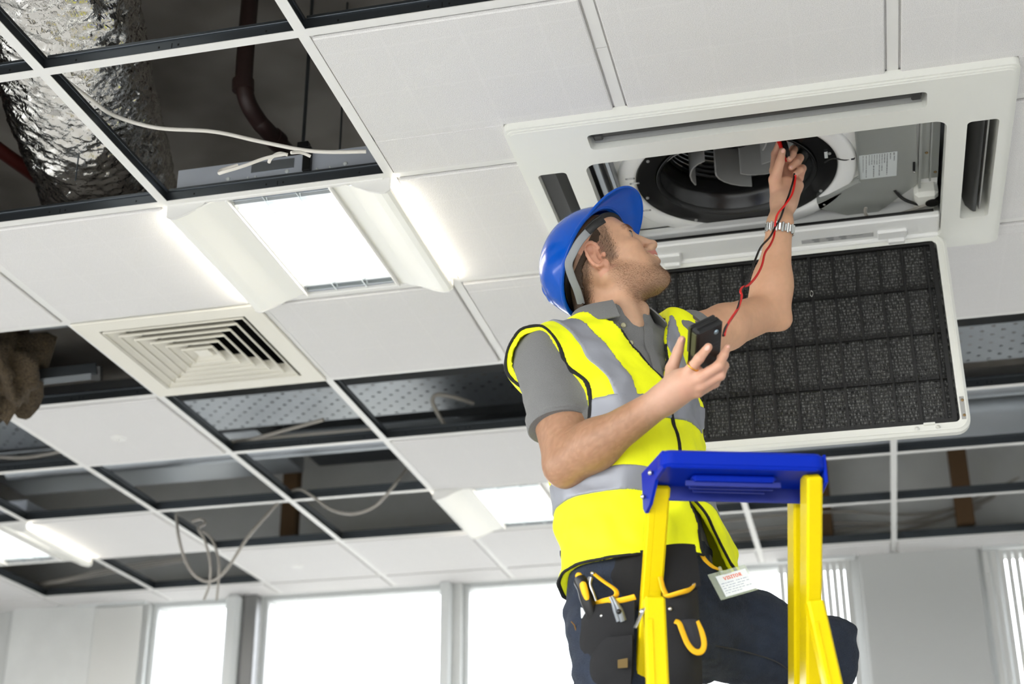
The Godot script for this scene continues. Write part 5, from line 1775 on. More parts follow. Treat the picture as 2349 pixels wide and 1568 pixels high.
# short hairs of the beard and the clipped edges of the hair: nobody could count them
func stubble(o: Node3D, into: Array, n_head: int, hair_edge) -> void:
	var v: PackedVector3Array = into[0]
	var ix: PackedInt32Array = into[2]
	var r := RandomNumberGenerator.new()
	r.seed = 21
	var beard: Array[Transform3D] = []
	var crop: Array[Transform3D] = []
	for k in range(0, ix.size(), 3):
		if ix[k] >= n_head:
			break
		var a := v[ix[k]]
		var q := (a - HO) * HB
		if q.z < -0.03 or q.y < -0.14 or absf(q.z) > 0.082:
			continue
		var line := lerpf(0.0, -0.05, clampf((q.x - 0.01) / 0.055, 0, 1))
		var dens := clampf((line - q.y) / 0.025, 0, 1) * clampf((q.x + 0.015) / 0.025, 0, 1) * clampf((q.y + 0.14) / 0.03, 0, 1)
		if q.x > 0.09 and q.y > -0.08 and q.y < -0.035:
			dens = 0.35 if (q.y > -0.047 and q.y < -0.0405) or q.y < -0.074 else 0.0
		elif Vector2(q.x - 0.085, q.y + 0.052).length() < 0.02:
			dens *= 0.3
		if q.x > 0.06 and q.z > 0.01 and q.z < 0.056 and absf(q.y - 0.03) < 0.0045:
			dens = 2.0
		var he: float = hair_edge.call(q)
		var hair := clampf((0.016 - he) / 0.02, 0, 1) if q.x < 0.062 and q.y > -0.08 and q.y * 0.893 - q.x * 0.449 < 0.03 else 0.0
		if absf(q.z) > 0.07 and q.x > -0.04 and q.x < 0.012 and q.y > -0.03 and q.y < 0.045:
			continue
		var n := (v[ix[k + 2]] - a).cross(v[ix[k + 1]] - a)
		if n.length() < 1e-9:
			continue
		n = n.normalized()
		for s in 3:
			var w := dens if dens > hair else hair
			if r.randf() > w * (0.3 if dens > hair else 0.5):
				continue
			var u := r.randf()
			var t := r.randf() * (1.0 - u)
			var p := a + (v[ix[k + 1]] - a) * u + (v[ix[k + 2]] - a) * t
			var down := (-HB.y * 0.8 + HB.x * (0.35 if dens > hair else -0.6)).normalized()
			var dir := (n * r.randf_range(0.25, 0.6) + down + Vector3(r.randf_range(-0.4, 0.4), r.randf_range(-0.4, 0.4), r.randf_range(-0.4, 0.4))).normalized()
			var sx := dir.cross(n).normalized()
			var ln := r.randf_range(0.0025, 0.005) * (1.0 if dens > hair else 1.3)
			(beard if dens > hair else crop).append(Transform3D(Basis(sx * 0.00013, dir * ln, sx.cross(dir) * 0.00013), p))
	var hair_mesh := MB.new()
	for k in 3:
		var a0 := TAU * k / 3.0
		var a1 := TAU * (k + 1) / 3.0
		hair_mesh.tri(Vector3(cos(a0), 0, -sin(a0)), Vector3(cos(a1), 0, -sin(a1)), Vector3(0, 1, 0))
	var m := hair_mesh.done()
	var bm := mat("stubble", Color(0.4, 0.27, 0.17), 0.7)
	for s in 2:
		var set_of := beard if s == 0 else crop
		var mm := MultiMesh.new()
		mm.transform_format = MultiMesh.TRANSFORM_3D
		mm.mesh = m
		mm.instance_count = set_of.size()
		for k in set_of.size():
			mm.set_instance_transform(k, set_of[k])
		var i := MultiMeshInstance3D.new()
		i.name = "beard_stubble" if s == 0 else "cropped_hair"
		i.multimesh = mm
		i.material_override = bm if s == 0 else mat("hair_clipped", Color(0.27, 0.19, 0.13), 0.7)
		i.set_meta("kind", "stuff")
		o.add_child(i, true)


func nails(o: Node3D) -> void:
	var m := mat("nail", Color(0.9, 0.7, 0.63), 0.3)
	# where, the way the finger points, the way the nail faces, size
	var list := [
		[Vector3(1.545, 2.912, -0.733), Vector3(1.535, 2.893, -0.7517), 0.0055, Vector3(0.31923, -0.31297, 0.90562)],
		[Vector3(1.558, 2.9, -0.7494), Vector3(1.566, 2.922, -0.763), 0.005, Vector3(0.19287, -0.58707, 0.81126)],
		[Vector3(1.56, 2.88, -0.759), Vector3(1.573, 2.901, -0.7739), 0.005, Vector3(0.095636, -0.58676, 0.83461)],
		[Vector3(1.57, 2.866, -0.7688), Vector3(1.581, 2.88, -0.7795), 0.0045, Vector3(0.095636, -0.58676, 0.83461)],
		[Vector3(1.391, 2.149, -0.1121), Vector3(1.375, 2.131, -0.1155), 0.0052, Vector3(0.13446, -0.22088, 0.99153)],
		[Vector3(1.426, 2.162, -0.1505), Vector3(1.417, 2.144, -0.1423), 0.0045, Vector3(0.70818, -0.3142, 0.81226)],
		[Vector3(1.34, 2.195, -0.1713), Vector3(1.33, 2.18, -0.1836), 0.0045, Vector3(0.70818, -0.3142, 0.81226)]]
	for l in list:
		var y: Vector3 = (l[0] - l[1]).normalized()
		var z: Vector3 = l[3].normalized()
		var x := y.cross(z).normalized()
		z = x.cross(y)
		put("fingernail", MB.new().ball(l[0], Vector3(l[2] * 0.85, l[2] * 1.15, 0.0016), Basis(x, y, z), 14), m, o)


func clothes(o: Node3D) -> void:
	# ---- polo shirt
	var polo := mat("polo_grey", Color(0.56, 0.56, 0.555), 0.95)
	tri_map(polo, ntex(noise(0.22, 3, 101), Color(0.62, 0.62, 0.62), Color.WHITE, 512, 0.2, 0.8), 9.0, ntex(noise(0.3, 2, 102), Color.BLACK, Color.WHITE, 256, 0, 1, 4.0), 0.6)
	polo.rim_enabled = true
	polo.rim = 0.3
	var f := Fld.new()
	f.loft(TP, TB, TORSO, 0.005)
	f.cone(tw(-0.05, 0.49, -0.02), RS, 0.068, 0.066, 0.04)
	f.cone(tw(0.05, 0.49, -0.02), LS, 0.068, 0.066, 0.04)
	f.cone(RS, RS.lerp(RE, 0.62) + Vector3(0.008, 0, 0.003), 0.069, 0.0615, 0.02)
	f.cone(LS, LS.lerp(LE, 0.45), 0.068, 0.066, 0.02)
	f.cone(NK + Vector3(0, -0.04, 0), NK + Vector3(0, 0.02, 0), 0.09, 0.074, 0.02)
	var ra := (RE - RS).normalized()
	var la := (LE - LS).normalized()
	var wr := noise(7.0, 2, 103)
	var cut := func(p: Vector3, d: float) -> float:
		var u := p - RS
		var v := p - LS
		d += wr.get_noise_3d(p.x, p.y * 2.0, p.z) * 0.006
		var body := f.one(0, p)
		if body > 0.004:
			if (u - ra * u.dot(ra)).length() < 0.1:
				d = maxf(d, u.dot(ra) - 0.155)
			if v.dot(la) > 0.0 and (v - la * v.dot(la)).length() < 0.1:
				d = maxf(d, v.dot(la) - 0.062)
		d = maxf(d, (p - NK).dot(Vector3(-0.25, 0.95, -0.2)) - 0.004)
		return maxf(d, -0.025 - tl(p).y)
	f.post = cut
	var b := buf()
	f.mesh(Vector3(0.94, 1.76, -0.78), Vector3(1.48, 2.42, -0.16), 0.0065, b)
	var shirt := put("polo_shirt", net_mesh(b), polo, o)
	# sleeve hems
	for s in 2:
		var c0 := RS if s == 0 else LS
		var ax := ra if s == 0 else la
		var q := c0 + ax * (0.158 if s == 0 else 0.064)
		put("sleeve_hem", MB.new().tube(PackedVector3Array([q - ax * 0.028, q - ax * 0.026, q, q + ax * 0.001]), [0.0625, 0.064, 0.063, 0.061] if s == 0 else [0.0655, 0.067, 0.0665, 0.065], 40), polo, shirt)
	# collar: a folded band round the neck, open at the throat
	var ck: Vector3 = Vector3(1.16, 2.369, -0.4559)
	var cu := Vector3(-0.2, 0.96, 0.02).normalized()
	var cf := (TB.z - cu * cu.dot(TB.z)).normalized()
	var cl := cu.cross(cf)
	for part in 2:
		var pts := PackedVector3Array()
		var w := 41
		for j in 5:
			for i in w:
				var an := lerpf(-PI + 0.6, PI - 0.6, i / 40.0) + PI
				var back := absf(cos(an * 0.5 + 0.0))
				var t := j / 4.0
				var front := smoothstep(0.5, 1.0, absf(i / 40.0 - 0.5) * 2.0)
				var r: float
				var hh: float
				if part == 0:
					r = lerpf(0.082, 0.078, t)
					hh = lerpf(-0.01, 0.034 - 0.016 * front, t)
				else:
					r = lerpf(0.0785, 0.1 + 0.01 * front, t)
					hh = lerpf(0.036 - 0.016 * front, -0.004 - 0.03 * front, t * t * 0.4 + t * 0.6)
				pts.append(ck + (cf * cos(an) * (r * 1.04) + cl * sin(an) * r) + cu * hh)
		put("collar", MB.new().sheet(pts, w, 0.003), polo, shirt)
	# placket and buttons
	var surf := func(l: float, h: float, extra: float) -> Vector3:
		var lo := 0.0
		var hi := 0.3
		for k in 14:
			var m := (lo + hi) / 2
			if f.raw(tw(l, h, m), f.all) < extra:
				lo = m
			else:
				hi = m
		return tw(l, h, lo)
	for s in 2:
		var pl := PackedVector3Array()
		for k in 9:
			var h := lerpf(0.37, 0.53, k / 8.0)
			for i in 4:
				pl.append(surf.call(-0.012 + 0.022 * s + (i - 1.5) * 0.008 + (h - 0.4) * (-0.12 if s == 0 else 0.14), h, 0.003 + 0.002 * s))
		put("placket", MB.new().sheet(pl, 4, 0.003), polo, shirt)
	for h in [0.52, 0.475]:
		var c0: Vector3 = surf.call(-0.02 + (h - 0.4) * -0.12, h, 0.005)
		put("button", MB.new().lathe(PackedVector2Array([Vector2(0, 0.002), Vector2(0.0035, 0.0015), Vector2(0.0052, 0.003), Vector2(0.0058, 0.001), Vector2(0.0055, -0.002)]), Transform3D(Basis(TB.x, TB.z, -TB.y), c0), 18), mat("button", Color(0.72, 0.7, 0.58), 0.3) if not M.has("button") else M.button, shirt)
	vest(o)
	trousers(o)


func vest(o: Node3D) -> void:
	var yel := mat("vest_yellow", Color(0.98, 1.0, 0.0), 0.7)
	yel.normal_enabled = true
	yel.normal_texture = ntex(noise(0.35, 2, 111), Color.BLACK, Color.WHITE, 256, 0, 1, 3.0)
	yel.normal_scale = 0.3
	yel.uv1_triplanar = true
	yel.uv1_scale = Vector3.ONE * 10.0
	var silver := mat("vest_silver", Color(0.56, 0.57, 0.6), 0.45, 0.15)
	var edge := mat("vest_piping", Color(0.05, 0.055, 0.05), 0.8)
	var secs := [[-0.17, 0.215, 0.15, 0.045, 0.0], [-0.03, 0.208, 0.148, 0.044, 0.01], [0.06, 0.196, 0.142, 0.036, 0.008], [0.15, 0.178, 0.132, 0.018, 0.006], [0.24, 0.178, 0.134, 0.004, 0.006], [0.36, 0.194, 0.138, 0.0, 0.004], [0.44, 0.186, 0.12, 0.0, -0.006], [0.50, 0.145, 0.1, 0.0, -0.016], [0.56, 0.088, 0.082, 0.0, -0.016]]
	var field := func(inflate: float) -> Fld:
		var f := Fld.new()
		f.loft(TP, TB, secs, inflate)
		f.cone(tw(-0.05, 0.49, -0.02), RS + TB.y * 0.004 - TB.x * 0.02, 0.078 + inflate, 0.073 + inflate, 0.05)
		f.cone(tw(0.05, 0.49, -0.02), LS + TB.y * 0.004, 0.08 + inflate, 0.076 + inflate, 0.05)
		return f
	var ra := (RE - RS).normalized()
	var la := (LE - LS).normalized()
	var wr := noise(5.0, 2, 113)
	var wr2 := noise(11.0, 2, 114)
	# folds of the cloth: drawn from the belly to the hip and from the armpit
	var folds := func(p: Vector3) -> float:
		var q := tl(p)
		var w := wr.get_noise_3d(q.x * 1.6 - q.y * 0.5, q.y * 1.1 + q.x * 0.5, q.z) * 0.011
		w += wr2.get_noise_3d(q.x + q.y * 0.8, q.y * 0.5, q.z) * 0.005
		w += sin(q.y * 46.0 - q.x * 30.0 + wr.get_noise_3dv(q * 0.6) * 5.0) * 0.0032 * clampf((0.3 - q.y) / 0.2, 0, 1)
		return minf(w, 0.005)
	# the outlines: each is negative where there is cloth
	var arm_r := func(p: Vector3) -> float:
		var q := tl(p)
		var lim := lerpf(0.145, 0.208, smoothstep(0.3, 0.52, q.y)) + 0.05 * smoothstep(0.02, -0.05, q.z)
		var e := -q.x - lim
		var g := q.y - 0.245
		var s := maxf(0.05 - absf(e - g), 0.0)
		return minf(e, g) - s * s * 5.0
	var arm_l := func(p: Vector3) -> float:
		var q := tl(p)
		var e := q.x - lerpf(0.13, 0.178, smoothstep(0.27, 0.5, q.y))
		var g := q.y - 0.29
		var s := maxf(0.05 - absf(e - g), 0.0)
		return minf(e, g) - s * s * 5.0
	var neck := func(p: Vector3) -> float:
		var q := tl(p)
		# V opening, its point on the breastbone; round hole for the neck
		var hole := 0.088 - (p - NK - (p - NK).dot(Vector3(-0.2, 0.95, -0.15)) * Vector3(-0.2, 0.95, -0.15)).length() if q.y > 0.4 else -1.0
		var vee := -1.0
		if q.z > 0.0:
			vee = minf(0.2, (q.y - 0.375) * 0.5 - absf(q.x - 0.012 - (q.y - 0.375) * -0.02))
		return maxf(hole, vee)
	var hem := func(p: Vector3) -> float:
		var q := tl(p)
		return 0.012 + 0.02 * smoothstep(0.0, 0.12, q.x) * signf(-1.0) + 0.012 * sin(q.x * 14.0) - 0.03 * smoothstep(0.02, -0.15, q.z)  - q.y
	var opening := func(p: Vector3) -> float:
		var q := tl(p)
		if q.z < 0.0 or q.y > 0.16:
			return -1.0
		var k := (0.16 - q.y)
		return 0.34 * k + 0.0 - absf(q.x - 0.035 - k * 0.42)
	var shape := func(p: Vector3, d: float) -> float:
		d += folds.call(p)
		d = maxf(d, -d - 0.016)
		d = maxf(d, hem.call(p))
		d = maxf(d, arm_r.call(p))
		d = maxf(d, arm_l.call(p))
		d = maxf(d, opening.call(p))
		return maxf(d, neck.call(p))
	var lo := Vector3(0.92, 1.7, -0.82)
	var hi := Vector3(1.46, 2.46, -0.14)
	var f: Fld = field.call(0.0)
	f.post = shape
	var b := buf()
	f.mesh(lo, hi, 0.005, b, 0.02)
	var v := put("safety_vest", net_mesh(b), yel, o)
	# reflective bands: the same cloth a little prouder, between two limits
	var kinds := [
		func(q: Vector3) -> float: return absf(q.x + 0.142 - 0.28 * maxf(0.52 - q.y, 0.0)) - 0.0255 if q.y > 0.31 and q.z > -0.1 else 1.0,
		func(q: Vector3) -> float: return absf(q.x - 0.098 - 0.1 * (0.44 - q.y) * clampf((0.44 - q.y) * 4.0, 0, 1)) - 0.0245 if q.y > 0.3 and q.z > -0.12 else 1.0,
		func(q: Vector3) -> float: return absf(q.y - 0.318 - q.x * 0.14) - 0.0245,
		func(q: Vector3) -> float: return absf(q.y - 0.158) - 0.0245]
	var spans := [
		[tw(-0.09, 0.42, 0.06) - Vector3(0.17, 0.16, 0.2), tw(-0.09, 0.42, 0.06) + Vector3(0.15, 0.16, 0.2)],
		[tw(0.1, 0.42, 0.06) - Vector3(0.13, 0.16, 0.16), tw(0.1, 0.42, 0.06) + Vector3(0.13, 0.16, 0.16)],
		[tw(0, 0.318, 0) - Vector3(0.25, 0.085, 0.27), tw(0, 0.318, 0) + Vector3(0.25, 0.085, 0.27)],
		[tw(0, 0.158, 0) - Vector3(0.25, 0.05, 0.27), tw(0, 0.158, 0) + Vector3(0.25, 0.05, 0.27)]]
	for k in 4:
		var lim = kinds[k]
		var g: Fld = field.call(0.0034)
		g.post = func(p: Vector3, d: float) -> float:
			var e: float = lim.call(tl(p))
			if e > 0.03:
				return e
			d += folds.call(p)
			d = maxf(maxf(d, e), -d - 0.009)
			if d > 0.01:
				return d
			d = maxf(d, hem.call(p))
			d = maxf(d, arm_r.call(p))
			d = maxf(d, arm_l.call(p))
			d = maxf(d, opening.call(p))
			return maxf(d, neck.call(p))
		b = buf()
		g.mesh(spans[k][0], spans[k][1], 0.0037, b, 0.02)
		put("reflective_band", net_mesh(b), silver, v)
	# dark piping along the cut edges
	var rims := [arm_r, neck, hem, opening]
	spans = [
		[RS - Vector3(0.15, 0.2, 0.2), RS + Vector3(0.16, 0.12, 0.2)],
		[tw(0, 0.45, 0.03) - Vector3(0.17, 0.13, 0.2), tw(0, 0.45, 0.03) + Vector3(0.17, 0.13, 0.2)],
		[tw(0, -0.02, 0) - Vector3(0.27, 0.1, 0.29), tw(0, -0.02, 0) + Vector3(0.27, 0.1, 0.29)],
		[tw(0.06, 0.07, 0.1) - Vector3(0.17, 0.13, 0.22), tw(0.06, 0.07, 0.1) + Vector3(0.17, 0.13, 0.22)]]
	for k in 4:
		var rim = rims[k]
		var g: Fld = field.call(-0.002)
		var others := [arm_r, arm_l, neck, hem, opening]
		g.post = func(p: Vector3, d: float) -> float:
			if absf(d) > 0.026:
				return 0.02
			var e: float = rim.call(p)
			if absf(e) > 0.02:
				return 0.02
			d += folds.call(p)
			if absf(d) > 0.01:
				return absf(d) - 0.004
			var h := 0.002
			var gr := Vector3(rim.call(p + Vector3(h, 0, 0)) - e, rim.call(p + Vector3(0, h, 0)) - e, rim.call(p + Vector3(0, 0, h)) - e).length() / h
			e /= clampf(gr, 0.15, 2.0)
			if rim == neck and tl(p).y > 0.5:
				return 0.02
			var r := sqrt(d * d + e * e) - 0.0035
			for q in others:
				if q != rim:
					r = maxf(r, q.call(p) - 0.003)
			return r
		b = buf()
		g.mesh(spans[k][0], spans[k][1], 0.003, b, 0.02)
		put("piping", net_mesh(b), edge, v)
	# zip down the front
	var zip := PackedVector3Array()
	for k in 12:
		var h := lerpf(0.165, 0.375, k / 11.0)
		var l := lerpf(0.03, 0.012, k / 11.0)
		var lo2 := 0.0
		var hi2 := 0.3
		for s in 14:
			var m := (lo2 + hi2) / 2
			var p := tw(l, h, m)
			if f.raw(p, f.all) + folds.call(p) < 0.0:
				lo2 = m
			else:
				hi2 = m
		zip.append(tw(l, h, lo2 + 0.001))
	put("zip", MB.new().tube(zip, 0.004, 8), edge, v)


func trousers(o: Node3D) -> void:
	var jean := mat("denim", Color(0.13, 0.165, 0.225), 0.9)
	tri_map(jean, ntex(noise(0.02, 5, 121), Color(0.82, 0.82, 0.82), Color.WHITE, 512, 0.2, 0.8), 3.0, ntex(noise(0.4, 2, 122), Color.BLACK, Color.WHITE, 256, 0, 1, 4.0), 0.5)
	var f := Fld.new()
	f.loft(TP, TB, [[-0.17, 0.145, 0.118, 0.02, 0.0], [-0.06, 0.162, 0.126, 0.022, 0.0], [0.08, 0.16, 0.122, 0.018, 0.0]], 0.0)
	var hr := tw(-0.055, -0.06, 0.0)
	var hl := tw(0.085, -0.07, 0.01)
	var kr := hr + Vector3(0.02, -0.42, 0.06)
	var ar := kr + Vector3(-0.01, -0.36, -0.03)
	var kl: Vector3 = Vector3(1.531, 1.715, -0.7573)
	var al := kl + Vector3(-0.1, -0.34, -0.02)
	f.chain([hr, kr, ar], [0.088, 0.068, 0.056], 0.03)
	f.chain([hl, hl.lerp(kl, 0.5), kl], [0.098, 0.092, 0.074], 0.04)
	f.chain([kl, al], [0.074, 0.056], 0.02)
	f.ell(tw(0.0, -0.11, 0.02), Vector3(0.11, 0.08, 0.1), 0.04)
	var wr := noise(6.0, 3, 123)
	f.post = func(p: Vector3, d: float) -> float:
		return maxf(d + wr.get_noise_3d(p.x * 0.8, p.y * 1.8, p.z) * 0.015 + wr.get_noise_3d(p.y * 4.0, p.x * 2.0, p.z * 2.0) * 0.003, tl(p).y - 0.06)
	var b := buf()
	f.mesh(Vector3(0.9, 0.98, -0.98), Vector3(1.7, 1.9, -0.14), 0.0075, b, 0.01)
	var t := put("jeans", net_mesh(b), jean, o)
	var gold := mat("stitch", Color(0.5, 0.36, 0.14), 0.8)
	var inseam := PackedVector3Array()
	for q in [Vector3(1.313, 1.669, -0.3892), Vector3(1.359, 1.664, -0.414), Vector3(1.405, 1.658, -0.4499), Vector3(1.449, 1.651, -0.5084), Vector3(1.478, 1.637, -0.5668)]:
		var w: Vector3 = q
		for k in 10:
			w += (w - Vector3(1.6126, 1.0765, 2.361)).normalized() * f.at(w)
		inseam.append(w - (w - Vector3(1.6126, 1.0765, 2.361)).normalized() * 0.003)
	put("seam", MB.new().tube(smooth(inseam, 5), 0.0016, 5), mat("seam_grey", Color(0.2, 0.2, 0.2), 0.9), t)
	var seams := [[Vector3(1.092, 1.7, -0.2884), Vector3(1.097, 1.694, -0.2924), Vector3(1.099, 1.684, -0.2977)], [Vector3(1.313, 1.774, -0.4652), Vector3(1.32, 1.75, -0.4553), Vector3(1.316, 1.728, -0.4529)]]
	for s in seams:
		put("seam", MB.new().tube(PackedVector3Array(s), 0.0012, 5), gold, t)
	# shoes, on the ladder's steps
	var sh := mat("shoe", Color(0.1, 0.08, 0.06), 0.6)
	for a in [ar, al]:
		var g := Fld.new()
		var d := TB.z if a == ar else Vector3(0.9, 0, -0.2).normalized()
		g.chain([a + Vector3(0, 0.02, 0), a + Vector3(0, -0.05, 0)], [0.05, 0.046], 0.03)
		g.chain([a + Vector3(0, -0.06, 0) - d * 0.05, a + Vector3(0, -0.07, 0) + d * 0.1, a + Vector3(0, -0.075, 0) + d * 0.17], [0.042, 0.042, 0.032], 0.03)
		b = buf()
		g.mesh(a - Vector3(0.26, 0.14, 0.26), a + Vector3(0.26, 0.1, 0.26), 0.009, b)
		put("shoe", net_mesh(b), sh, o)


func hat_and_wrist(o: Node3D) -> void:
	var blue := mat("hat_blue", Color(0.0, 0.3, 0.7), 0.22)
	blue.metallic_specular = 0.3
	blue.clearcoat_enabled = true
	blue.clearcoat = 0.2
	blue.clearcoat_roughness = 0.1
	var hb := HB * Basis(Vector3.BACK, deg_to_rad(26.7)) * Basis(Vector3.RIGHT, deg_to_rad(-30.0))
	var hc := hw(0.0, 0.017, 0.0)
	var at := func(x: float, y: float, z: float) -> Vector3: return hc + hb * Vector3(x, y, z)
	var f := Fld.new()
	f.ell(hc, Vector3(0.127, 0.121, 0.108), 0.01, false, hb)
	for k in 9:
		var a0 := lerpf(0.45, 2.6, k / 9.0)
		var a1 := lerpf(0.45, 2.6, (k + 1) / 9.0)
		f.cone(at.call(cos(a0) * 0.118, sin(a0) * 0.113, 0.0), at.call(cos(a1) * 0.118, sin(a1) * 0.113, 0.0), 0.011, 0.011, 0.012)
	f.rbox(at.call(0, -0.15, 0), Vector3(0.3, 0.15, 0.3), 0.0, 0.0, true, hb)
	# rim, dipping at the nape, and the peak
	f.ell(at.call(0, -0.004, 0), Vector3(0.1185, 0.114, 0.0995), 0.003, true, hb)
	var b := buf()
	f.mesh(hc - Vector3(0.22, 0.22, 0.2), hc + Vector3(0.22, 0.22, 0.2), 0.0032, b)
	var hat := put("hard_hat", net_mesh(b), blue, o)
	var lip := PackedVector3Array()
	for k in 65:
		var an := TAU * k / 64.0
		lip.append(at.call(cos(an) * 0.1255, 0.001, sin(an) * 0.107))
	put("rim", MB.new().tube(lip, 0.0046, 12, 1.0, hb.y), blue, hat)
	var visor := PackedVector3Array()
	var brow := PackedVector3Array()
	for j in 9:
		for k in 41:
			var u := lerpf(-1.0, 1.0, k / 40.0)
			var th := u * 1.25
			var w := j / 8.0
			var ext := 0.06 * pow(1.0 - u * u, 0.8)
			var p: Vector3 = at.call(cos(th) * 0.125 + ext * w, 0.0015 - (0.018 * w * w + 0.004 * w) * (1.0 - u * u), sin(th) * (0.1065 + 0.012 * w * (1.0 - u * u)))
			visor.append(p)
			if j == 8:
				brow.append(p - hb.y * 0.0018)
	put("peak", MB.new().sheet(visor, 41, 0.0036), blue, hat)
	put("peak_edge", MB.new().tube(brow, 0.0028, 10, 1.0, hb.y), blue, hat)
	# harness inside
	var grey := mat("harness_grey", Color(0.52, 0.53, 0.54), 0.5)
	var band := PackedVector3Array()
	for k in 49:
		var an := TAU * k / 48.0
		band.append(at.call(cos(an) * 0.107, -0.006 - 0.006 * cos(an), sin(an) * 0.09))
	put("headband", MB.new().tube(band, 0.010, 10, 0.16, hb.y), M.black, hat)
	put("nape_strap", MB.new().tube(smooth(PackedVector3Array([Vector3(1.143, 2.526, -0.3077), Vector3(1.123, 2.502, -0.3049), Vector3(1.106, 2.477, -0.3102), Vector3(1.095, 2.459, -0.3212), Vector3(1.097, 2.439, -0.3422), Vector3(1.103, 2.42, -0.3688), Vector3(1.105, 2.403, -0.3994)]), 8), 0.0088, 10, 0.2, HB.z), grey, hat)
	put("adjuster", MB.new().tube(PackedVector3Array([Vector3(1.173, 2.55, -0.3095), Vector3(1.157, 2.537, -0.3039), Vector3(1.14, 2.522, -0.3035)]), 0.0095, 10, 0.35, HB.z), M.black, hat)
	# watch: two rows of steel links round the left wrist
	var steel := mat("watch_steel", Color(0.82, 0.83, 0.82), 0.18, 1.0)
	var wt := base("wristwatch", o)
	var wc: Vector3 = Vector3(1.52, 2.724, -0.7745)
	wt.position = wc
	var ax := (LW - LE).normalized()
	var sx := ax.cross(Vector3.BACK).normalized()
	var sy := sx.cross(ax)
	for k in 30:
		var an := TAU * k / 30.0
		var dirv := sx * cos(an) + sy * sin(an)
		var tn := -sx * sin(an) + sy * cos(an)
		put("link", MB.new().box(dirv * 0.0335, Vector3(0.0058, 0.0035, 0.024 if k % 2 == 0 else 0.018), Basis(tn, dirv, tn.cross(dirv)), 0.001), steel, wt)
	put("watch_case", MB.new().lathe(PackedVector2Array([Vector2(0, 0.01), Vector2(0.016, 0.0095), Vector2(0.019, 0.006), Vector2(0.02, 0.0), Vector2(0.018, -0.003)]), Transform3D(Basis(ax, -sy, ax.cross(-sy)), -sy * 0.033), 28), steel, wt)
	# gold ring on the right hand
	var rp: Vector3 = Vector3(1.361, 2.125, -0.1339)
	var rd: Vector3 = (Vector3(1.374, 2.133, -0.1201) - Vector3(1.354, 2.119, -0.1385)).normalized()
	var r1 := rd.cross(Vector3.UP).normalized()
	var r2 := r1.cross(rd)
	var loop := PackedVector3Array()
	for k in 25:
		var an := TAU * k / 24.0
		loop.append(rp + (r1 * cos(an) + r2 * sin(an)) * 0.0122)
	put("ring", MB.new().tube(loop, 0.0018, 8, 1.0, rd), mat("gold", Color(0.9, 0.65, 0.28), 0.2, 1.0), o)




# ---------------------------------------------------------------- what he holds and wears on his belt
func patch(a: Vector3, b: Vector3, cc: Vector3, d: Vector3, bulge: float, thick: float, n := 10) -> MB:
	# cloth between four corners (top left, top right, bottom right, bottom left), bellied outwards
	var p := PackedVector3Array()
	var nn := (d - a).cross(b - a).normalized()
	for j in n + 1:
		for i in n + 1:
			var u := float(i) / n
			var v := float(j) / n
			p.append(a.lerp(b, u).lerp(d.lerp(cc, u), v) + nn * bulge * sin(PI * u) * sin(PI * clampf(0.15 + v, 0, 1)))
	return MB.new().sheet(p, n + 1, thick)


func strip(pts: Array, r: float, flat: float, up: Vector3, per := 6) -> MB:
	return MB.new().tube(smooth(PackedVector3Array(pts), per), r, 8, flat, up)


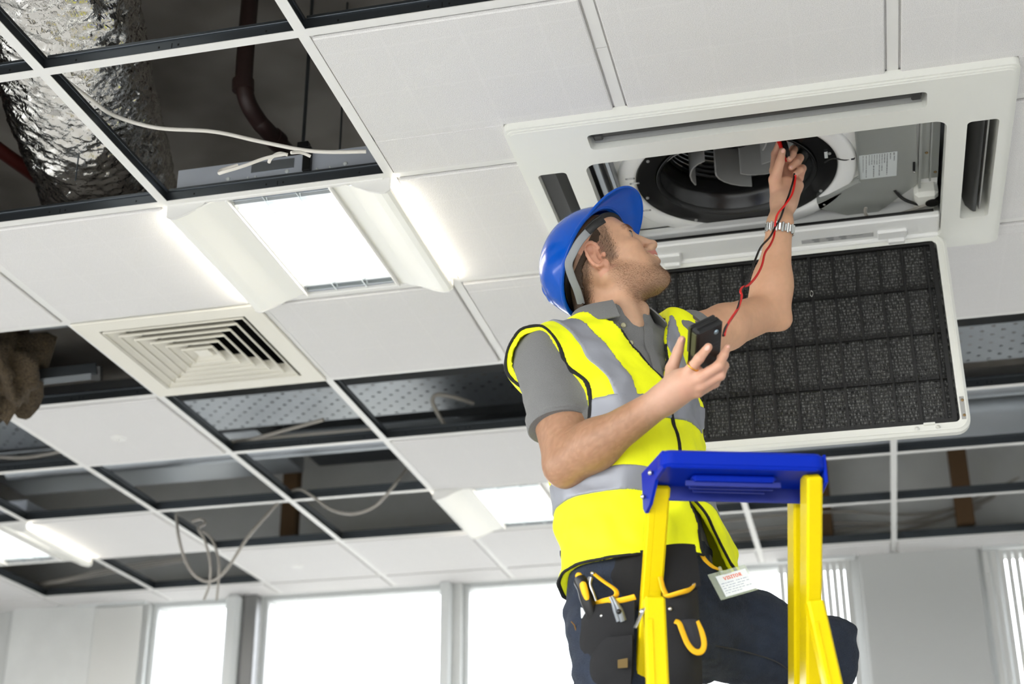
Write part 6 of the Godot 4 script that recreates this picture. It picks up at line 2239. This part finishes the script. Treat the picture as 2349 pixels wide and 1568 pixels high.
func tools() -> void:
	# meter
	var case := mat("meter_black", Color(0.045, 0.047, 0.055), 0.4)
	var o := base("multimeter")
	var ex: Vector3 = Vector3(0.043731, 0.028685, -0.022131)
	var ez: Vector3 = Vector3(0.018038, -0.022363, 0.0068934)
	ex = ex.normalized()
	ez = (ez - ex * ez.dot(ex)).normalized()
	var ey := ez.cross(ex)
	var bs := Basis(ex, ey, ez)
	var W := 0.06
	var T := 0.03
	var Ln := 0.125
	var corner: Vector3 = Vector3(1.377, 2.176, -0.1043)
	o.transform = Transform3D(bs, corner + ex * W / 2 - ez * T / 2 - ey * Ln / 2)
	tag(o, "black handheld multimeter with a round badge, held in the man's right hand", "multimeter")
	put("case", MB.new().box(Vector3(0, 0, 0.004), Vector3(W, Ln, T - 0.008), Basis(), 0.004), case, o)
	put("back_cover", MB.new().box(Vector3(0, 0, -0.011), Vector3(W - 0.002, Ln - 0.002, 0.008), Basis(), 0.003).box(Vector3(0, 0, -0.0065), Vector3(W - 0.006, Ln - 0.006, 0.004)), case, o)
	put("top_ridge", MB.new().box(Vector3(0, Ln / 2, 0.002), Vector3(W - 0.008, 0.004, 0.008), Basis(), 0.001), M.black, o)
	var olive := mat("meter_olive", Color(0.27, 0.28, 0.17), 0.45)
	put("side_grip", MB.new().box(Vector3(-W / 2, Ln / 2 - 0.036, 0.004), Vector3(0.004, 0.056, 0.013), Basis(), 0.001), olive, o)
	put("side_grip", MB.new().box(Vector3(-W / 2, Ln / 2 - 0.033, -0.0105), Vector3(0.004, 0.06, 0.006), Basis(), 0.001), olive, o)
	put("badge", MB.new().lathe(PackedVector2Array([Vector2(0, 0.001), Vector2(0.005, 0.001), Vector2(0.0058, -0.001)]), Transform3D(Basis(Vector3.RIGHT, PI / 2), Vector3(0.013, Ln / 2 - 0.018, T / 2)), 24), mat("badge_silver", Color(0.55, 0.62, 0.66), 0.3, 0.3), o)
	put("print", MB.new().box(Vector3(0.008, Ln / 2 - 0.045, T / 2), Vector3(0.026, 0.004, 0.0006)).box(Vector3(0.01, Ln / 2 - 0.053, T / 2), Vector3(0.02, 0.003, 0.0006)), mat("meter_print", Color(0.16, 0.16, 0.18), 0.5), o)
	# leads with their probes
	var red := mat("lead_red", Color(0.85, 0.07, 0.04), 0.4)
	var r := base("test_lead")
	tag(r, "red test lead running from the meter up to a probe in the raised hand", "test lead", "meter test leads")
	put("cable", MB.new().tube(smooth(PackedVector3Array([Vector3(1.568, 2.854, -0.7548), Vector3(1.567, 2.842, -0.7545), Vector3(1.557, 2.793, -0.7349), Vector3(1.538, 2.759, -0.723), Vector3(1.52, 2.738, -0.7228), Vector3(1.512, 2.715, -0.7257), Vector3(1.507, 2.684, -0.7274), Vector3(1.498, 2.636, -0.6798), Vector3(1.487, 2.592, -0.6296), Vector3(1.481, 2.531, -0.5661), Vector3(1.471, 2.474, -0.4996), Vector3(1.457, 2.426, -0.4392), Vector3(1.445, 2.403, -0.402), Vector3(1.442, 2.382, -0.377), Vector3(1.445, 2.36, -0.3542), Vector3(1.44, 2.309, -0.2974), Vector3(1.431, 2.258, -0.2286), Vector3(1.424, 2.218, -0.1776), Vector3(1.421, 2.184, -0.1414)]), 6), 0.0026, 8), red, r)
	put("probe", MB.new().tube(PackedVector3Array([Vector3(1.552, 2.902, -0.7683), Vector3(1.546, 2.922, -0.7581), Vector3(1.54, 2.944, -0.7522), Vector3(1.534, 2.966, -0.7518), Vector3(1.532, 2.979, -0.7513)]), PackedFloat32Array([0.0045, 0.006, 0.0062, 0.0062, 0.003]), 12), red, r)
	var k := base("test_lead")
	tag(k, "black test lead twisted round the red one, held in the same raised hand", "test lead", "meter test leads")
	put("cable", MB.new().tube(smooth(PackedVector3Array([Vector3(1.566, 2.86, -0.7571), Vector3(1.563, 2.842, -0.7535), Vector3(1.55, 2.795, -0.7377), Vector3(1.538, 2.763, -0.7302), Vector3(1.526, 2.733, -0.7321), Vector3(1.513, 2.711, -0.7303), Vector3(1.499, 2.663, -0.6901), Vector3(1.481, 2.596, -0.6037), Vector3(1.471, 2.537, -0.5381), Vector3(1.464, 2.496, -0.4994), Vector3(1.456, 2.441, -0.4437), Vector3(1.448, 2.409, -0.4113), Vector3(1.444, 2.381, -0.3781), Vector3(1.443, 2.352, -0.346), Vector3(1.438, 2.296, -0.2805), Vector3(1.429, 2.247, -0.2162), Vector3(1.422, 2.209, -0.1645), Vector3(1.419, 2.182, -0.1389)]), 6), 0.0024, 8), M.black, k)
	put("probe", MB.new().tube(PackedVector3Array([Vector3(1.557, 2.899, -0.7596), Vector3(1.554, 2.914, -0.752), Vector3(1.551, 2.934, -0.7478), Vector3(1.546, 2.962, -0.7512), Vector3(1.544, 2.979, -0.7543)]), PackedFloat32Array([0.004, 0.0065, 0.0068, 0.0066, 0.003]), 12), M.black, k)
	# tool pouch
	var cloth := mat("pouch_cloth", Color(0.085, 0.085, 0.094), 0.85)
	tri_map(cloth, ntex(noise(0.3, 2, 131), Color(0.7, 0.7, 0.7), Color.WHITE, 256), 14.0, ntex(noise(0.45, 1, 132), Color.BLACK, Color.WHITE, 256, 0, 1, 5.0), 0.7)
	var trim := mat("pouch_trim", Color(0.95, 0.72, 0.03), 0.7)
	var back := TB.z
	var p := base("tool_pouch")
	tag(p, "black fabric tool pouch with yellow trim hanging from the man's belt", "tool pouch")
	put("apron", patch(Vector3(1.111, 1.83, -0.313), Vector3(1.333, 1.822, -0.2683), Vector3(1.314, 1.545, -0.3505), Vector3(1.077, 1.563, -0.3979), 0.035, 0.004), cloth, p)
	put("side_panel", patch(Vector3(1.278, 1.819, -0.2451), Vector3(1.33, 1.823, -0.2669), Vector3(1.339, 1.741, -0.2505), Vector3(1.277, 1.714, -0.2141), 0.008, 0.004), cloth, p)
	var a := put("pocket", patch(Vector3(1.098, 1.728, -0.3168), Vector3(1.222, 1.722, -0.2312), Vector3(1.196, 1.528, -0.313), Vector3(1.075, 1.545, -0.3886), 0.035, 0.004), cloth, p)
	put("trim", strip([Vector3(1.14, 1.727, -0.282), Vector3(1.167, 1.723, -0.2509), Vector3(1.196, 1.72, -0.2314), Vector3(1.223, 1.723, -0.2254)], 0.0062, 0.4, back), trim, a)
	put("trim", strip([Vector3(1.138, 1.785, -0.2725), Vector3(1.161, 1.763, -0.2539), Vector3(1.185, 1.742, -0.241), Vector3(1.184, 1.73, -0.241), Vector3(1.16, 1.729, -0.2581), Vector3(1.143, 1.729, -0.2763)], 0.0062, 0.4, back, 4), trim, a)
	var a2 := put("pocket", patch(Vector3(1.122, 1.667, -0.3054), Vector3(1.215, 1.657, -0.2366), Vector3(1.196, 1.524, -0.2921), Vector3(1.107, 1.539, -0.3597), 0.03, 0.004), cloth, p)
	put("logo_patch", patch(Vector3(1.185, 1.615, -0.2426), Vector3(1.204, 1.616, -0.2355), Vector3(1.203, 1.6, -0.2402), Vector3(1.184, 1.601, -0.2468), 0.001, 0.001, 2), mat("patch_gold", Color(0.35, 0.27, 0.06), 0.7), a2)
	put("strap", strip([Vector3(1.13, 1.714, -0.291), Vector3(1.136, 1.662, -0.294), Vector3(1.151, 1.606, -0.3004), Vector3(1.151, 1.546, -0.3165)], 0.014, 0.15, back), cloth, p)
	var b := put("pocket", patch(Vector3(1.279, 1.712, -0.2042), Vector3(1.332, 1.733, -0.2352), Vector3(1.323, 1.524, -0.3225), Vector3(1.255, 1.519, -0.2749), 0.03, 0.004), cloth, p)
	put("trim", strip([Vector3(1.274, 1.75, -0.1971), Vector3(1.277, 1.732, -0.2002), Vector3(1.282, 1.719, -0.2017), Vector3(1.285, 1.713, -0.194), Vector3(1.31, 1.716, -0.1849), Vector3(1.324, 1.723, -0.1985), Vector3(1.33, 1.737, -0.2277)], 0.0062, 0.4, back, 4), trim, b)
	var fl := put("flap", patch(Vector3(1.301, 1.672, -0.2075), Vector3(1.331, 1.675, -0.2222), Vector3(1.338, 1.622, -0.2388), Vector3(1.32, 1.62, -0.2311), 0.008, 0.004), mat("flap_grey", Color(0.17, 0.17, 0.19), 0.85), p)
	put("trim", strip([Vector3(1.296, 1.67, -0.2048), Vector3(1.303, 1.666, -0.2037), Vector3(1.308, 1.651, -0.2052), Vector3(1.315, 1.631, -0.2137), Vector3(1.325, 1.619, -0.2212), Vector3(1.336, 1.619, -0.2284), Vector3(1.342, 1.631, -0.2311), Vector3(1.34, 1.651, -0.2265), Vector3(1.332, 1.671, -0.2196)], 0.0056, 0.45, back), trim, fl)
	for q in [Vector3(1.156, 1.699, -0.2537), Vector3(1.158, 1.66, -0.2608), Vector3(1.33, 1.738, -0.2247), Vector3(1.289, 1.691, -0.1983), Vector3(1.139, 1.782, -0.2651)]:
		put("rivet", MB.new().ball(q, Vector3(0.0042, 0.0042, 0.0042), Basis(), 8), M.steel, p)
	# tools in it
	var s := base("screwdriver")
	tag(s, "screwdriver with a black and yellow handle, leaning out of the pouch's left pocket", "screwdriver")
	put("handle", MB.new().tube(smooth(PackedVector3Array([Vector3(1.114, 1.776, -0.2593), Vector3(1.119, 1.762, -0.2578), Vector3(1.125, 1.743, -0.2604), Vector3(1.132, 1.717, -0.268), Vector3(1.138, 1.695, -0.2794)]), 4), PackedFloat32Array([0.006, 0.0105, 0.0125, 0.0132, 0.0128, 0.012, 0.0115, 0.012, 0.0128, 0.0132, 0.0132, 0.013, 0.012, 0.011, 0.0105, 0.0095, 0.009]), 14), M.black, s)
	put("grip", MB.new().tube(smooth(PackedVector3Array([Vector3(1.124, 1.761, -0.2415), Vector3(1.127, 1.746, -0.2423), Vector3(1.131, 1.729, -0.2489)]), 4), PackedFloat32Array([0.003, 0.006, 0.007, 0.007, 0.007, 0.0068, 0.006, 0.005, 0.003]), 10), trim, s)
	put("cap", MB.new().ball(Vector3(1.114, 1.777, -0.258), Vector3(0.007, 0.007, 0.007), Basis(), 10), trim, s)
	var pl := base("pliers")
	tag(pl, "grey steel pliers with their jaws sticking out of the pouch pocket", "pliers")
	put("jaw", MB.new().tube(PackedVector3Array([Vector3(1.176, 1.728, -0.234), Vector3(1.181, 1.719, -0.2362), Vector3(1.185, 1.707, -0.2403), Vector3(1.191, 1.689, -0.2498)]), PackedFloat32Array([0.0035, 0.0055, 0.0085, 0.011]), 10, 0.6, back), M.galvanised, pl)
	put("jaw", MB.new().tube(PackedVector3Array([Vector3(1.181, 1.728, -0.2273), Vector3(1.187, 1.716, -0.2311), Vector3(1.194, 1.703, -0.2351), Vector3(1.198, 1.686, -0.2439)]), PackedFloat32Array([0.003, 0.005, 0.0075, 0.009]), 10, 0.6, back), M.galvanised, pl)
	put("pivot", MB.new().ball(Vector3(1.192, 1.699, -0.2288), Vector3(0.005, 0.005, 0.005), Basis(), 8), M.black, pl)
	var sc := base("snips")
	tag(sc, "silver handled tool standing behind the screwdriver in the pouch", "tool")
	put("handle", MB.new().tube(smooth(PackedVector3Array([Vector3(1.133, 1.778, -0.2801), Vector3(1.13, 1.765, -0.2795), Vector3(1.134, 1.751, -0.2813), Vector3(1.141, 1.729, -0.287)]), 4), 0.0065, 10), M.steel, sc)
	tag(put("paper_slip", patch(Vector3(1.112, 1.724, -0.2826), Vector3(1.123, 1.719, -0.2783), Vector3(1.121, 1.697, -0.288), Vector3(1.111, 1.7, -0.2929), 0.001, 0.001, 3), M.label), "white slip of paper in the pouch below the screwdriver", "paper")
	# visitor badge on its clip, lying over the thigh
	var id := base("badge")
	tag(id, "white visitor badge in a clear sleeve, clipped on and lying over the raised thigh", "badge")
	var tlc: Vector3 = Vector3(1.349, 1.778, -0.3483)
	var trc: Vector3 = Vector3(1.402, 1.797, -0.3748)
	var blc: Vector3 = Vector3(1.386, 1.75, -0.3529)
	var bx := (trc - tlc).normalized()
	var by := (tlc - blc)
	by = (by - bx * by.dot(bx)).normalized()
	var bb := Basis(bx, by, bx.cross(by))
	var bw := tlc.distance_to(trc) + 0.002
	var bh := tlc.distance_to(blc) * 0.98
	id.transform = Transform3D(bb, (trc + blc) * 0.5)
	put("card", MB.new().box(Vector3.ZERO, Vector3(bw, bh, 0.0012)), printed("badge_card", dashes(256, 160, Color(0.93, 0.95, 0.96), Color(0.6, 0.65, 0.72), [[62, 5, 14, 120, 30], [62, 5, 140, 240, 20], [82, 4, 14, 240, 34], [100, 4, 14, 200, 30], [118, 4, 14, 240, 30], [136, 4, 14, 150, 24]], 12)), id)
	var sleeve := mat("clear_sleeve", Color(0.9, 0.95, 0.85, 0.25), 0.05)
	sleeve.transparency = BaseMaterial3D.TRANSPARENCY_ALPHA
	put("sleeve", MB.new().box(Vector3(-0.004, 0.003, -0.0016), Vector3(bw + 0.016, bh + 0.012, 0.0008)), sleeve, id)
	var tm := TextMesh.new()
	tm.text = "VISITOR"
	var sf := SystemFont.new()
	sf.font_names = PackedStringArray(["Droid Sans"])
	sf.font_weight = 700
	tm.font = sf
	tm.font_size = 24
	tm.pixel_size = 0.00042
	tm.depth = 0.0004
	var t := put("lettering", tm, mat("visitor_orange", Color(0.9, 0.42, 0.28), 0.6), id)
	t.position = Vector3(0, bh / 2 - 0.009, 0.0009)
	put("clip", MB.new().tube(smooth(PackedVector3Array([bb.inverse() * (Vector3(1.366, 1.802, -0.3582) - id.position), bb.inverse() * (Vector3(1.371, 1.792, -0.3529) - id.position), Vector3(0, bh / 2 + 0.002, 0.002)]), 5), 0.004, 8), sleeve, id)
	tag(put("lanyard", strip([Vector3(1.328, 1.842, -0.3705), Vector3(1.339, 1.822, -0.371), Vector3(1.354, 1.806, -0.3647), Vector3(1.365, 1.8, -0.3588)], 0.006, 0.25, back), trim), "short yellow strap from the belt to the visitor badge", "strap")
